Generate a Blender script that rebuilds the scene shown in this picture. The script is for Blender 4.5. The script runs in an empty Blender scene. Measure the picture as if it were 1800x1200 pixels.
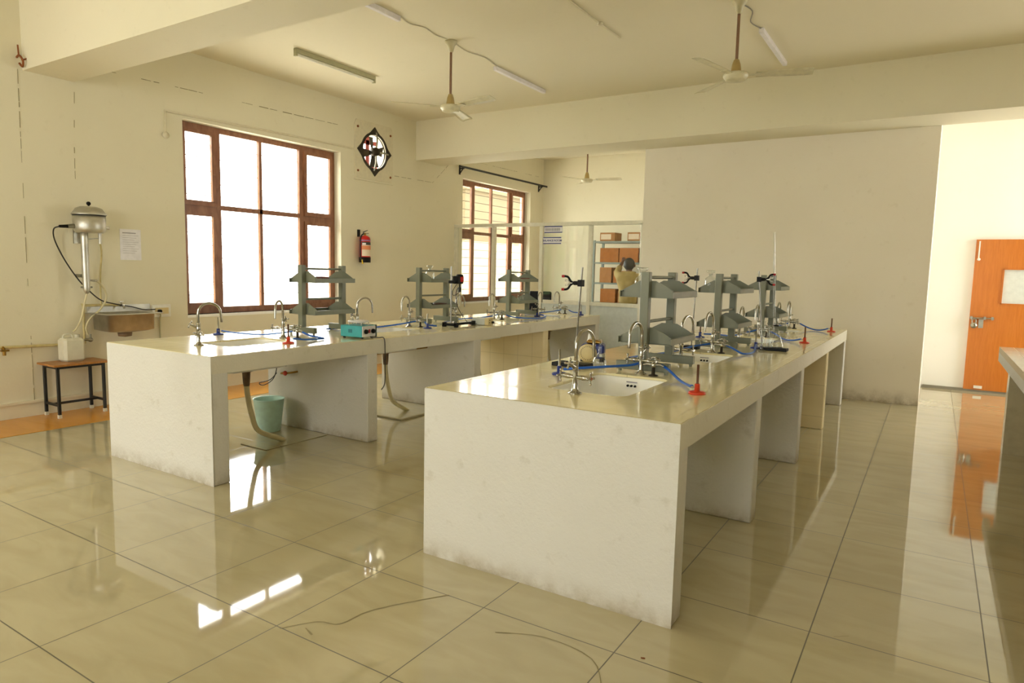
import bpy, math, random
from math import sin, cos, pi, radians as RD
from mathutils import Vector, Matrix
random.seed(7)
S = bpy.context.scene
COL = S.collection

# ------------------------------------------------------------------ materials
def lin(h):
    h = h.lstrip('#'); r = []
    for i in (0, 2, 4):
        c = int(h[i:i+2], 16) / 255
        r.append(c / 12.92 if c <= .04045 else ((c + .055) / 1.055) ** 2.4)
    return (*r, 1)

def new_mat(name):
    m = bpy.data.materials.new(name); m.use_nodes = True
    nt = m.node_tree; nt.nodes.clear()
    out = nt.nodes.new('ShaderNodeOutputMaterial')
    b = nt.nodes.new('ShaderNodeBsdfPrincipled')
    nt.links.new(b.outputs[0], out.inputs[0])
    return m, nt, b, out

def N(nt, t, **k):
    n = nt.nodes.new(t)
    for a, v in k.items():
        if a.startswith('i_'):
            key = a[2:]
            n.inputs[int(key) if key.isdigit() else key.replace('_', ' ')].default_value = v
        else:
            setattr(n, a, v)
    return n

def math_(nt, op, a, b=None, c=None):
    n = nt.nodes.new('ShaderNodeMath'); n.operation = op
    for i, v in enumerate((a, b, c)):
        if v is None: continue
        if isinstance(v, (int, float)): n.inputs[i].default_value = v
        else: nt.links.new(v, n.inputs[i])
    return n.outputs[0]

def mixc(nt, f, a, b):
    n = nt.nodes.new('ShaderNodeMix'); n.data_type = 'RGBA'
    if isinstance(f, (int, float)): n.inputs[0].default_value = f
    else: nt.links.new(f, n.inputs[0])
    for s, v in ((6, a), (7, b)):
        if isinstance(v, tuple): n.inputs[s].default_value = v
        else: nt.links.new(v, n.inputs[s])
    return n.outputs[2]

def ramp(nt, f, lo, hi):
    n = nt.nodes.new('ShaderNodeMapRange'); n.clamp = True
    nt.links.new(f, n.inputs[0]); n.inputs[1].default_value = lo; n.inputs[2].default_value = hi
    return n.outputs[0]

def simple(name, col, rough=.5, metal=0, noise=.0, nscale=20, bump=0, coat=0, spec=None):
    m, nt, b, o = new_mat(name)
    c = lin(col) if isinstance(col, str) else col
    b.inputs['Roughness'].default_value = rough; b.inputs['Metallic'].default_value = metal
    if spec is not None: b.inputs['Specular IOR Level'].default_value = spec
    b.inputs['Coat Weight'].default_value = coat
    tc = N(nt, 'ShaderNodeTexCoord')
    nz = N(nt, 'ShaderNodeTexNoise', i_Scale=nscale, i_Detail=4.0)
    nt.links.new(tc.outputs['Object'], nz.inputs['Vector'])
    k = noise if noise else .04
    d = tuple(x * (1 - k * 2.5) for x in c[:3]) + (1,)
    nt.links.new(mixc(nt, ramp(nt, nz.outputs[0], .35, .75), c, d), b.inputs['Base Color'])
    if bump:
        bp = N(nt, 'ShaderNodeBump', i_Strength=bump, i_Distance=.004)
        nt.links.new(nz.outputs[0], bp.inputs['Height']); nt.links.new(bp.outputs[0], b.inputs['Normal'])
    return m

def plaster(name, col, dirt, amount=.5, low=.0, bump=.25, rough=.6):
    """painted plaster: soft mottling, small scuffs, dirt gathered near the floor (low = height in m)"""
    m, nt, b, o = new_mat(name)
    g = N(nt, 'ShaderNodeNewGeometry')
    P = g.outputs['Position']
    n1 = N(nt, 'ShaderNodeTexNoise', i_Scale=1.3, i_Detail=5.0); nt.links.new(P, n1.inputs['Vector'])
    n2 = N(nt, 'ShaderNodeTexNoise', i_Scale=9.0, i_Detail=8.0, i_Roughness=.65); nt.links.new(P, n2.inputs['Vector'])
    n3 = N(nt, 'ShaderNodeTexNoise', i_Scale=60.0, i_Detail=4.0); nt.links.new(P, n3.inputs['Vector'])
    c = lin(col); d = lin(dirt)
    f1 = math_(nt, 'MULTIPLY', ramp(nt, n1.outputs[0], .4, .75), amount * .35)
    col1 = mixc(nt, f1, c, d)
    f2 = math_(nt, 'MULTIPLY', ramp(nt, n2.outputs[0], .60, .78), amount)
    col2 = mixc(nt, f2, col1, d)
    if low > 0:
        sx = N(nt, 'ShaderNodeSeparateXYZ'); nt.links.new(P, sx.inputs[0])
        h = ramp(nt, sx.outputs[2], low, 0)
        h = math_(nt, 'POWER', h, 2.0)
        hh = math_(nt, 'MULTIPLY', h, math_(nt, 'ADD', ramp(nt, n2.outputs[0], .35, .65), .15))
        col2 = mixc(nt, math_(nt, 'MINIMUM', math_(nt, 'MULTIPLY', hh, .95), .85), col2, lin('#a1947a'))
    nt.links.new(col2, b.inputs['Base Color'])
    b.inputs['Roughness'].default_value = rough
    bp = N(nt, 'ShaderNodeBump', i_Strength=bump, i_Distance=.01)
    hsum = math_(nt, 'ADD', n2.outputs[0], math_(nt, 'MULTIPLY', n3.outputs[0], .35))
    nt.links.new(hsum, bp.inputs['Height']); nt.links.new(bp.outputs[0], b.inputs['Normal'])
    return m

def line_mask(nt, coord, off, period, width):
    a = math_(nt, 'SUBTRACT', coord, off - period * 100)
    a = math_(nt, 'MODULO', a, period)
    a = math_(nt, 'ABSOLUTE', math_(nt, 'SUBTRACT', a, period / 2))
    return math_(nt, 'GREATER_THAN', a, period / 2 - width / 2)

def tiles(name, col, col2, grout, lines, width, rough=.12, gstr=.8, mottle=.5, wav=.0, smudge=.04, coat=0):
    """lines: list of (axis, offset, period)"""
    m, nt, b, o = new_mat(name)
    g = N(nt, 'ShaderNodeNewGeometry'); P = g.outputs['Position']
    sx = N(nt, 'ShaderNodeSeparateXYZ'); nt.links.new(P, sx.inputs[0])
    mask = None
    for ax, off, per in lines:
        lm = line_mask(nt, sx.outputs[ax], off, per, width)
        mask = lm if mask is None else math_(nt, 'MAXIMUM', mask, lm)
    mp = N(nt, 'ShaderNodeMapping'); mp.inputs['Scale'].default_value = (1.4, 4.5, 3)
    mp.inputs['Rotation'].default_value = (0, 0, .5)
    nt.links.new(P, mp.inputs[0])
    n1 = N(nt, 'ShaderNodeTexNoise', i_Scale=1.6, i_Detail=6.0, i_Distortion=.8); nt.links.new(mp.outputs[0], n1.inputs['Vector'])
    n2 = N(nt, 'ShaderNodeTexNoise', i_Scale=2.3, i_Detail=5.0); nt.links.new(P, n2.inputs['Vector'])
    c = mixc(nt, math_(nt, 'MULTIPLY', ramp(nt, n1.outputs[0], .4, .7), mottle), lin(col), lin(col2))
    c = mixc(nt, math_(nt, 'MULTIPLY', mask, gstr), c, lin(grout))
    nt.links.new(c, b.inputs['Base Color'])
    r = math_(nt, 'ADD', math_(nt, 'MULTIPLY', ramp(nt, n2.outputs[0], .35, .75), smudge), rough)
    r = math_(nt, 'ADD', r, math_(nt, 'MULTIPLY', mask, .35))
    nt.links.new(r, b.inputs['Roughness'])
    b.inputs['IOR'].default_value = 1.55
    b.inputs['Coat Weight'].default_value = coat; b.inputs['Coat Roughness'].default_value = .02
    bp = N(nt, 'ShaderNodeBump', i_Strength=.25, i_Distance=.002); bp.invert = True
    h = math_(nt, 'ADD', mask, math_(nt, 'MULTIPLY', n2.outputs[0], wav))
    nt.links.new(h, bp.inputs['Height']); nt.links.new(bp.outputs[0], b.inputs['Normal'])
    return m

def glass(name, tint=(1, 1, 1, 1), rough=0.0, extra=0.0, edge=False):
    m, nt, b, out = new_mat(name); nt.nodes.remove(b)
    t = N(nt, 'ShaderNodeBsdfTransparent'); t.inputs[0].default_value = tint
    gl = N(nt, 'ShaderNodeBsdfGlossy'); gl.inputs['Roughness'].default_value = rough
    ge = N(nt, 'ShaderNodeNewGeometry')
    dt = N(nt, 'ShaderNodeVectorMath', operation='DOT_PRODUCT')
    nt.links.new(ge.outputs['Incoming'], dt.inputs[0]); nt.links.new(ge.outputs['Normal'], dt.inputs[1])
    co_ = math_(nt, 'ABSOLUTE', dt.outputs['Value'])
    sch = math_(nt, 'POWER', math_(nt, 'SUBTRACT', 1.0, co_), 5.0)
    f = math_(nt, 'ADD', math_(nt, 'MULTIPLY', sch, .96), .04 + extra)      # works alike on both sides of a thin pane
    if edge:
        f = math_(nt, 'MINIMUM', math_(nt, 'ADD', f, math_(nt, 'MULTIPLY', math_(nt, 'POWER', math_(nt, 'SUBTRACT', 1.0, co_), 1.6), .5)), .9)
    mx = N(nt, 'ShaderNodeMixShader'); nt.links.new(f, mx.inputs[0])
    nt.links.new(t.outputs[0], mx.inputs[1]); nt.links.new(gl.outputs[0], mx.inputs[2])
    nt.links.new(mx.outputs[0], out.inputs[0])
    return m

def wood(name, c1, c2, scale=(1, 1, 14), rough=.45):
    m, nt, b, o = new_mat(name)
    tc = N(nt, 'ShaderNodeTexCoord')
    mp = N(nt, 'ShaderNodeMapping'); mp.inputs['Scale'].default_value = scale
    nt.links.new(tc.outputs['Object'], mp.inputs[0])
    n1 = N(nt, 'ShaderNodeTexNoise', i_Scale=6.0, i_Detail=5.0, i_Distortion=.6); nt.links.new(mp.outputs[0], n1.inputs['Vector'])
    nt.links.new(mixc(nt, ramp(nt, n1.outputs[0], .35, .7), lin(c1), lin(c2)), b.inputs['Base Color'])
    b.inputs['Roughness'].default_value = rough
    return m

M = {}
M['wall'] = plaster('cream_plaster', '#e6e0c9', '#cbc3a6', .3, 0, .12, .75)
M['wall_center'] = plaster('pale_plaster', '#f3ecdf', '#d2c7b0', .3, .22, .12, .7)
M['wall_white'] = plaster('white_plaster', '#f8f8f4', '#e4e2da', .2, .06, .08, .7)
M['ceil'] = plaster('ceiling_paint', '#e6dfc8', '#d6ceb4', .25, 0, .06, .8)
M['bench'] = plaster('bench_plaster', '#d4d1c9', '#a39a80', .42, .13, .7, .6)
M['fascia'] = plaster('fascia_plaster', '#d9d4c4', '#a89c7c', .5, 0, .5, .6)
M['floor'] = tiles('floor_tiles', '#bab08f', '#a99d7a', '#4a4434', [(0, -.329, .6), (1, 1.667, .59)], .005, .03, .9, .55, .25, .05, .4)
M['top'] = tiles('bench_top_tiles', '#eadfb4', '#ddd09c', '#94865a', [(0, -1.76, .30), (1, 2.545, .30)], .004, .13, .7, .4, .3, .06, .4)
M['cream_tile'] = tiles('cream_wall_tiles', '#e6d6ae', '#dac795', '#9c8c62', [(0, -4.8, .2), (2, .72, .3)], .004, .2, .6, .4)
M['cream_tile_side'] = tiles('cream_side_tiles', '#e4d4ac', '#d8c595', '#9c8c62', [(1, 6.84, .3), (2, .73, .3)], .004, .2, .6, .4)
M['fasc_tile'] = tiles('orange_tiles', '#e8cfa6', '#d8b98a', '#8c8468', [(0, .525, .1), (1, 0, .3)], .004, .08, .5, .4)
M['band'] = tiles('ochre_floor_paint', '#d99a3e', '#c98a2c', '#a06c20', [(1, 1.2, 3.0)], .003, .22, .5, .6)
M['wood'] = wood('brown_window_wood', '#9c6a4e', '#7d5038', (3, 3, .8), .35)
M['orange'] = wood('orange_laminate', '#cf7b2a', '#c4701f', (8, 8, .8), .3)
M['plywood'] = wood('stool_top_wood', '#b9803f', '#9c6730', (2, 9, 2), .35)
M['chrome'] = simple('chrome', '#aeaba2', .1, 1)
M['dull_metal'] = simple('dull_steel', '#aaa799', .32, 1, .1)
M['steel'] = simple('stainless_steel', '#d4d2ca', .42, 1, .12, 8, .15)
M['brass'] = simple('aged_brass', '#a8823f', .35, .9, .1)
M['rod'] = simple('steel_rod', '#8e8b84', .25, 1)
M['rack'] = simple('grey_green_enamel', '#787b69', .42, 0, .05, 12)
M['alum'] = simple('cream_aluminium', '#dfdbc9', .4, .1)
M['panel'] = simple('grey_blue_panel', '#c9cec9', .5)
M['sink'] = simple('white_ceramic', '#f6f6f2', .06, 0, .02, 5, 0, .3)
M['white'] = simple('white_plastic', '#eeece4', .35)
M['batten'] = simple('tube_light_housing', '#b9b694', .5)
M['batten_white'] = simple('white_tube_housing', '#eeeaf0', .5)
M['tube'] = simple('unlit_tube', '#f2f0e6', .2)
M['cable_white'] = simple('white_cable', '#d8d2be', .5)
M['black'] = simple('black_paint', '#141414', .4)
M['blackp'] = simple('black_plastic', '#0b0b0c', .5, spec=.2)
M['rubber'] = simple('black_rubber', '#1a1a19', .7)
M['legcap'] = simple('pale_leg_cap', '#d7d3c2', .6)
M['greycap'] = simple('grey_rubber_foot', '#8e907f', .6)
M['fan'] = simple('cream_fan_enamel', '#d6cfae', .35, 0, .08)
M['fanrod'] = simple('brown_fan_rod', '#86644c', .45)
M['fanhood'] = simple('tan_fan_hood', '#b39a5e', .4, 0, .12)
M['fandark'] = simple('dark_greasy_metal', '#3a3226', .5, .4, .1)
M['blade_dark'] = simple('dark_blade', '#42382a', .55)
M['louvre'] = simple('reddish_louvre', '#8c3230', .5)
M['board'] = simple('cream_board', '#e2dac0', .6)
M['rust'] = simple('rusty_bolt', '#8f5227', .6, .3)
M['red'] = simple('red_paint', '#c8201a', .3)
M['redp'] = simple('red_plastic', '#c83a1c', .35)
M['redtip'] = simple('dark_red_rubber', '#a3141a', .5)
M['rust_brown'] = simple('brown_burner_tube', '#5b3a26', .4, .3)
M['blue'] = simple('blue_plastic', '#26367f', .4)
M['hose'] = simple('blue_hose', '#1f5fc0', .3)
M['teal'] = simple('teal_enamel', '#3fa7ad', .4)
M['teal2'] = simple('dark_teal_vent', '#23787f', .5)
M['dgreen'] = simple('dark_green_edge', '#123a2c', .4)
M['silver'] = simple('pale_front_panel', '#d9d8d6', .35)
M['yellow'] = simple('yellow_plastic', '#e5bf22', .4)
M['label'] = simple('label_paper', '#e6d5bd', .5)
M['labelo'] = simple('orange_label', '#e08a5a', .5)
M['labeld'] = simple('dark_label', '#2f3a34', .5)
M['labelb'] = simple('blue_violet_stripe', '#8a86c0', .5)
M['paper'] = simple('white_paper', '#eceaf0', .45)
M['ink'] = simple('ink_blue', '#2a2f86', .5)
M['inkg'] = simple('faint_print', '#a3a0a8', .6)
M['pipe'] = simple('cream_pipe', '#d5c58c', .45, 0, .1)
M['vhose'] = simple('cream_hose', '#d9cfa8', .4)
M['brownpipe'] = simple('brown_waste_pipe', '#8b7a45', .5, 0, .2)
M['brownflange'] = simple('brown_waste_flange', '#80664a', .5, 0, .2)
M['greypipe'] = simple('grey_pipe_joint', '#8d887a', .5)
M['cable'] = simple('dark_cable', '#2e2c28', .5)
M['jerry'] = glass('milky_glass', (.86, .84, .72, 1), .4, .25)
M['jerry'] = simple('milky_plastic', '#dcd8c4', .4)
M['bucket'] = simple('aqua_plastic', '#d0f5ef', .35, 0, .05)
M['cardboard'] = simple('cardboard', '#b07a42', .75, 0, .08)
M['cardboard2'] = simple('orange_cardboard', '#b5702c', .75, 0, .08)
M['shelfgrey'] = simple('grey_shelf_steel', '#8f9a94', .4, .3)
M['shirt'] = simple('khaki_cloth', '#a8935a', .85, 0, .08, 9, .3)
M['trouser'] = simple('dark_cloth', '#35332f', .85)
M['skin'] = simple('brown_skin', '#6d4632', .55)
M['hair'] = simple('black_hair', '#14110f', .55)
M['box_cream'] = simple('cream_box', '#d7c592', .5)
M['stain'] = simple('dark_stain', '#8f8460', .8)
M['glass'] = glass('window_glass', (.97, .98, .97, 1), 0, .0)
M['pglass'] = glass('partition_glass', (.94, .95, .94, 1), 0, -.01)
M['lab'] = glass('lab_glass', (.93, .95, .95, 1), .02, .03, True)
M['frost'] = simple('pale_frosted_pane', '#dfe4e0', .25)
M['ext_beige'] = simple('beige_render', '#4c3f22', .8)
M['ext_white'] = simple('white_render', '#82795f', .8)
M['ext_ground'] = simple('pale_ground', '#dcd8cc', .9)
M['ext_green'] = simple('tree_leaves', '#5c7a3e', .8, 0, .3, 3)
M['kraft'] = simple('brown_bowl', '#5b4334', .4)
M['redshelf'] = simple('dark_red_item', '#6a2a1a', .6)
M['caulk'] = simple('brown_cut_edge', '#a5824a', .6)

# ------------------------------------------------------------------ mesh builder
def axes(d):
    d = Vector(d).normalized()
    up = Vector((0, 0, 1)) if abs(d.z) < .95 else Vector((1, 0, 0))
    a = d.cross(up).normalized(); b = a.cross(d).normalized()
    return a, b

class MB:
    def __init__(s): s.v = []; s.f = []; s.sm = []
    def add(s, vs, fs, smooth=False):
        n = len(s.v); s.v += [tuple(v) for v in vs]
        for f in fs: s.f.append(tuple(i + n for i in f)); s.sm.append(smooth)
        return s
    def box(s, x0, x1, y0, y1, z0, z1):
        x0, x1 = sorted((x0, x1)); y0, y1 = sorted((y0, y1)); z0, z1 = sorted((z0, z1))
        v = [(x, y, z) for x in (x0, x1) for y in (y0, y1) for z in (z0, z1)]
        return s.add(v, [(0, 1, 3, 2), (4, 6, 7, 5), (0, 4, 5, 1), (2, 3, 7, 6), (0, 2, 6, 4), (1, 5, 7, 3)])
    def bbox(s, x0, x1, y0, y1, z0, z1, r=.004):
        """box with bevelled edges: a stack of inset rectangles"""
        x0, x1 = sorted((x0, x1)); y0, y1 = sorted((y0, y1)); z0, z1 = sorted((z0, z1))
        def ring(i, z, c):
            return [(x0+i+c, y0+i, z), (x1-i-c, y0+i, z), (x1-i, y0+i+c, z), (x1-i, y1-i-c, z),
                    (x1-i-c, y1-i, z), (x0+i+c, y1-i, z), (x0+i, y1-i-c, z), (x0+i, y0+i+c, z)]
        rs = [ring(r, z0, r*.4), ring(0, z0+r, r), ring(0, z1-r, r), ring(r, z1, r*.4)]
        v = [p for q in rs for p in q]; f = []
        for k in range(3):
            for i in range(8):
                j = (i+1) % 8; f.append((k*8+i, k*8+j, k*8+8+j, k*8+8+i))
        f.append(tuple(range(7, -1, -1))); f.append(tuple(24+i for i in range(8)))
        return s.add(v, f)
    def cyl(s, p, q, r0, r1=None, n=16, cap=True):
        r1 = r0 if r1 is None else r1
        p = Vector(p); q = Vector(q); a, b = axes(q - p)
        v = []
        for c, r in ((p, r0), (q, r1)):
            for i in range(n):
                t = 2*pi*i/n; v.append(c + (a*cos(t) + b*sin(t))*r)
        s.add(v, [(i, i+n, (i+1) % n + n, (i+1) % n) for i in range(n)], True)
        if cap:
            s.add(v[:n], [tuple(range(n))]); s.add(v[n:], [tuple(range(n-1, -1, -1))])
        return s
    def tube(s, pts, r, n=10, cap=True, sub=0):
        pts = [Vector(p) for p in pts]
        if sub: pts = catmull(pts, sub)
        rs = r if isinstance(r, (list, tuple)) else [r]*len(pts)
        if len(rs) != len(pts): rs = [rs[0] + (rs[-1]-rs[0])*i/(len(pts)-1) for i in range(len(pts))]
        v = []; a = None
        for i, p in enumerate(pts):
            d = (pts[min(i+1, len(pts)-1)] - pts[max(i-1, 0)])
            if d.length < 1e-9: d = Vector((0, 0, 1))
            d.normalize()
            if a is None: a, b = axes(d)
            else:
                a = (a - d*a.dot(d)).normalized(); b = d.cross(a)
            b = d.cross(a)
            for k in range(n):
                t = 2*pi*k/n; v.append(p + (a*cos(t)+b*sin(t))*rs[i])
        f = [(i*n+k, i*n+(k+1) % n, (i+1)*n+(k+1) % n, (i+1)*n+k) for i in range(len(pts)-1) for k in range(n)]
        s.add(v, f, True)
        if cap:
            s.add(v[:n], [tuple(range(n-1, -1, -1))]); s.add(v[-n:], [tuple(range(n))])
        return s
    def lathe(s, prof, c=(0, 0, 0), d=(0, 0, 1), n=24):
        c = Vector(c); d = Vector(d).normalized(); a, b = axes(d)
        v = []; 
        for r, h in prof:
            for k in range(n):
                t = 2*pi*k/n; v.append(c + d*h + (a*cos(t)+b*sin(t))*max(r, 1e-4))
        f = [(i*n+k, i*n+(k+1) % n, (i+1)*n+(k+1) % n, (i+1)*n+k) for i in range(len(prof)-1) for k in range(n)]
        return s.add(v, f, True)
    def prism(s, poly, o, u, w, thick):
        """poly in (u,w) axes at origin o, extruded along u x w by thick"""
        o = Vector(o); u = Vector(u); w = Vector(w); nn = u.cross(w).normalized()*thick
        b = [o + u*p[0] + w*p[1] for p in poly]; n = len(b)
        v = b + [p + nn for p in b]
        f = [tuple(range(n-1, -1, -1)), tuple(range(n, 2*n))] + [(i, (i+1) % n, (i+1) % n+n, i+n) for i in range(n)]
        return s.add(v, f)
    def sphere(s, c, r, n=14, sz=1):
        prof = [(r*sin(pi*i/n), -r*cos(pi*i/n)*sz) for i in range(n+1)]
        return s.lathe(prof, c, (0, 0, 1), n+4)
    def build(s, name, mat, parent=None, **p):
        me = bpy.data.meshes.new(name); me.from_pydata(s.v, [], s.f)
        me.polygons.foreach_set('use_smooth', s.sm); me.update()
        me.materials.append(M[mat] if isinstance(mat, str) else mat)
        o = bpy.data.objects.new(name, me); COL.objects.link(o)
        if parent is not None: o.parent = parent
        for k, v in p.items(): o[k] = v
        return o

def catmull(P, sub):
    out = []
    for i in range(len(P)-1):
        p0 = P[max(i-1, 0)]; p1 = P[i]; p2 = P[i+1]; p3 = P[min(i+2, len(P)-1)]
        for k in range(sub):
            t = k/sub
            out.append(.5*((2*p1) + (p2-p0)*t + (2*p0-5*p1+4*p2-p3)*t*t + (3*p1-p0-3*p2+p3)*t**3))
    out.append(P[-1]); return out

def thing(name, label, cat, loc=(0, 0, 0), rz=0, group=None):
    o = bpy.data.objects.new(name, None); COL.objects.link(o)
    o.empty_display_size = .1
    o.location = loc; o.rotation_euler = (0, 0, rz)
    o['label'] = label; o['category'] = cat
    if group: o['group'] = group
    return o
def tag(o, label, cat, group=None, loc=None):
    o['label'] = label; o['category'] = cat
    if group: o['group'] = group
    if loc: o.location = loc
    return o
def struct(o, label=None, cat=None):
    o['kind'] = 'structure'
    if label: o['label'] = label
    if cat: o['category'] = cat
    return o
def dup(root, loc, rz=None, label=None):
    r = root.copy(); COL.objects.link(r); r.location = loc
    if rz is not None: r.rotation_euler = (0, 0, rz)
    if label: r['label'] = label
    for ch in list(root.children):
        c = ch.copy(); COL.objects.link(c); c.parent = r
        for g in list(ch.children):
            d = g.copy(); COL.objects.link(d); d.parent = c
    return r
def text_mesh(name, body, size, mat, parent, loc, rot, bold=0):
    cu = bpy.data.curves.new(name, 'FONT'); cu.body = body; cu.size = size
    cu.extrude = .0006; cu.offset = bold; cu.align_x = 'CENTER'; cu.align_y = 'CENTER'
    t = bpy.data.objects.new(name+'_src', cu); COL.objects.link(t)
    bpy.context.view_layer.update()
    me = bpy.data.meshes.new_from_object(t.evaluated_get(bpy.context.evaluated_depsgraph_get()))
    bpy.data.objects.remove(t)
    R = Matrix.Translation(loc) @ rot.to_4x4()
    me.transform(R); me.materials.clear(); me.materials.append(M[mat])
    o = bpy.data.objects.new(name, me); COL.objects.link(o); o.parent = parent
    return o

def grid_holes(mb, u0, u1, v0, v1, w0, w1, holes, mp):
    """rectangular slab with rectangular holes; mp(u,v,w) -> xyz"""
    us = sorted({u0, u1, *[h[0] for h in holes], *[h[1] for h in holes]})
    vs = sorted({v0, v1, *[h[2] for h in holes], *[h[3] for h in holes]})
    def solid(i, j):
        if i < 0 or j < 0 or i >= len(us)-1 or j >= len(vs)-1: return False
        cu = (us[i]+us[i+1])/2; cv = (vs[j]+vs[j+1])/2
        return not any(h[0] < cu < h[1] and h[2] < cv < h[3] for h in holes)
    def q(*p): mb.add([mp(*x) for x in p], [(0, 1, 2, 3)])
    for i in range(len(us)-1):
        for j in range(len(vs)-1):
            if not solid(i, j): continue
            a, b, c, d = us[i], us[i+1], vs[j], vs[j+1]
            q((a, c, w1), (b, c, w1), (b, d, w1), (a, d, w1)); q((a, c, w0), (a, d, w0), (b, d, w0), (b, c, w0))
            if not solid(i-1, j): q((a, c, w0), (a, c, w1), (a, d, w1), (a, d, w0))
            if not solid(i+1, j): q((b, c, w0), (b, d, w0), (b, d, w1), (b, c, w1))
            if not solid(i, j-1): q((a, c, w0), (b, c, w0), (b, c, w1), (a, c, w1))
            if not solid(i, j+1): q((a, d, w0), (a, d, w1), (b, d, w1), (b, d, w0))
    return mb
XW, XF = -6.97, -7.096      # room face of the window wall, plane of the window frames
ZC = 3.69
YB, XR = -3.6, 3.4          # back wall, right wall
BZ = 3.1

# ------------------------------------------------------------------ room shell
struct(MB().box(XW-.3, XR+.25, YB-.25, 12.45, -.12, 0).build('floor', 'floor'), 'glossy beige tiled floor with thin dark joints', 'floor')
struct(MB().box(XW-.3, XR+.25, YB-.25, 12.45, ZC, ZC+.15).build('ceiling', 'ceil'), 'flat cream painted ceiling', 'ceiling')
WIN = {1: (4.354, 6.626, .866, 2.982), 2: (9.42, 11.69, .866, 2.982), 3: (-1.45, .822, .866, 2.982)}
holes = [(a, b, c, d) for a, b, c, d in WIN.values()]
FH = (7.03, 7.54, 2.83, 3.33)
mb = grid_holes(MB(), YB-.25, 12.45, 0, ZC, 0, .24, holes + [FH], lambda u, v, w: (XW-.24+w, u, v))
struct(mb.build('wall_left', 'wall'), 'cream plastered wall with the large windows', 'wall')
struct(MB().box(XW, -3.453, 12.195, 12.4, 0, ZC).build('wall_far', 'wall'), 'plain wall at the back of the glazed side room', 'wall')
struct(MB().box(-3.453, -.07, 8.805, 12.4, 0, ZC).build('wall_center', 'wall_center'), 'broad pale wall between glazed room and corridor', 'wall')
struct(MB().box(-.07, XR, 10.467, 10.7, 0, ZC).build('wall_corridor', 'wall_white'), 'bright white wall around the orange door', 'wall')
BW = [(-6.5, -4.23), (-1.9, .37)]
struct(grid_holes(MB(), XW, XR+.2, 0, ZC, 0, .2, [(a, b, .866, 2.982) for a, b in BW], lambda u, v, w: (u, YB-w, v)).build('wall_back', 'wall'), 'plain wall behind the viewpoint', 'wall')
mb = grid_holes(MB(), YB, 10.7, 0, ZC, 0, .2, [(8.95, 10.3, .3, 3.0)], lambda u, v, w: (XR+w, u, v))
struct(mb.build('wall_right', 'wall'), 'right side wall with the corridor window', 'wall')
# ceiling beams (far one and near one)
struct(MB().box(XW, XR, 8.19, 8.805, BZ, ZC).build('trim_1', 'wall'), 'deep cream ceiling beam over the far end of the benches', 'beam')
struct(MB().box(XW, XR, 2.87, 3.286, BZ, ZC).build('trim_2', 'wall'), 'deep cream ceiling beam crossing the near left corner', 'beam')
# ochre floor strip and skirting along the window wall
struct(MB().box(XW, -6.28, YB, 12.19, 0, .004).build('trim_3', 'band'), 'ochre painted strip of floor along the window wall', 'floor strip')
sk = MB().box(XW, XW+.012, YB, 12.19, 0, .13)
sk.box(XW, XW+.03, YB, 12.19, .13, .15)
struct(sk.build('baseboard_left', 'wall'), 'low cream skirting with a ledge along the window wall', 'skirting')
struct(MB().box(-.05, XR, 10.44, 10.467, 0, .035).build('baseboard_corridor', 'greypipe'), 'thin grey skirting under the white wall', 'skirting')

# windows -------------------------------------------------------------------
def window(n, y0, label, grill=True):
    L = 2.272; z0, z1 = .866, 2.982
    root = thing('window_%d' % n, label, 'window', (XF, y0, z0)); root['kind'] = 'structure'
    H = z1-z0; xa, xb = -.045, .0
    f = MB()
    f.box(xa, xb, 0, L, 0, .07); f.box(xa, xb, 0, L, H-.06, H); f.box(xa, xb, 0, .05, .07, H-.06); f.box(xa, xb, L-.05, L, .07, H-.06)
    f.box(xa, xb, .46, .53, .07, H-.06); f.box(xa, xb, L-.60, L-.53, .07, H-.06)          # main mullions
    f.box(xa, xb, 1.06, 1.10, .07, H-.06)                                                  # thin centre mullion
    f.box(xa, xb, .05, .46, 1.15, 1.22); f.box(xa, xb, .53, L-.6, 1.19, 1.245); f.box(xa, xb, L-.53, L-.05, 1.15, 1.22)
    f.build('frame', 'wood', root)
    def sash(a, b, c, d):
        s = MB(); w = .045; x0, x1 = -.02, .018
        s.box(x0, x1, a, b, c, c+w+.01); s.box(x0, x1, a, b, d-w, d); s.box(x0, x1, a, a+w, c+w, d-w); s.box(x0, x1, b-w, b, c+w, d-w)
        o = s.build('sash', 'wood', root)
        MB().box(-.006, -.002, a+w, b-w, c+w, d-w).build('pane', 'glass', o)
        return o
    for a, b in ((.05, .46), (L-.53, L-.05)):
        for c, d in ((.07, 1.15), (1.22, H-.06)):
            o = sash(a, b, c, d)
            yy = b-.02 if a < 1 else a+.02
            MB().box(.018, .03, yy-.012, yy+.012, (c+d)/2-.06, (c+d)/2+.06).build('handle', 'wood', o)
    for a, b in ((.53, 1.06), (1.10, L-.6)):
        for c, d in ((.07, 1.19), (1.245, H-.06)):
            MB().box(-.025, -.021, a, b, c, d).build('pane', 'glass', root)
    g = MB()
    for k in range(1, 14):
        z = .07 + (H-.13)*k/14
        g.cyl((-.07, .02, z), (-.07, L-.02, z), .005, n=6)
    g.build('security_bars', 'fandark', root)
    # sill and reveal faces, a little lighter
    MB().box(.0, XW-XF+.012, -.0, L, -.03, .0).build('sill', 'wall_white', root)
    return root
window(1, 4.354, 'large brown wooden window, blown-out white, beside the fire extinguisher')
window(2, 9.42, 'brown barred window of the glazed room under the black curtain rod')
window(3, -1.45, 'brown wooden window in the left wall, nearest of the three')
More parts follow.
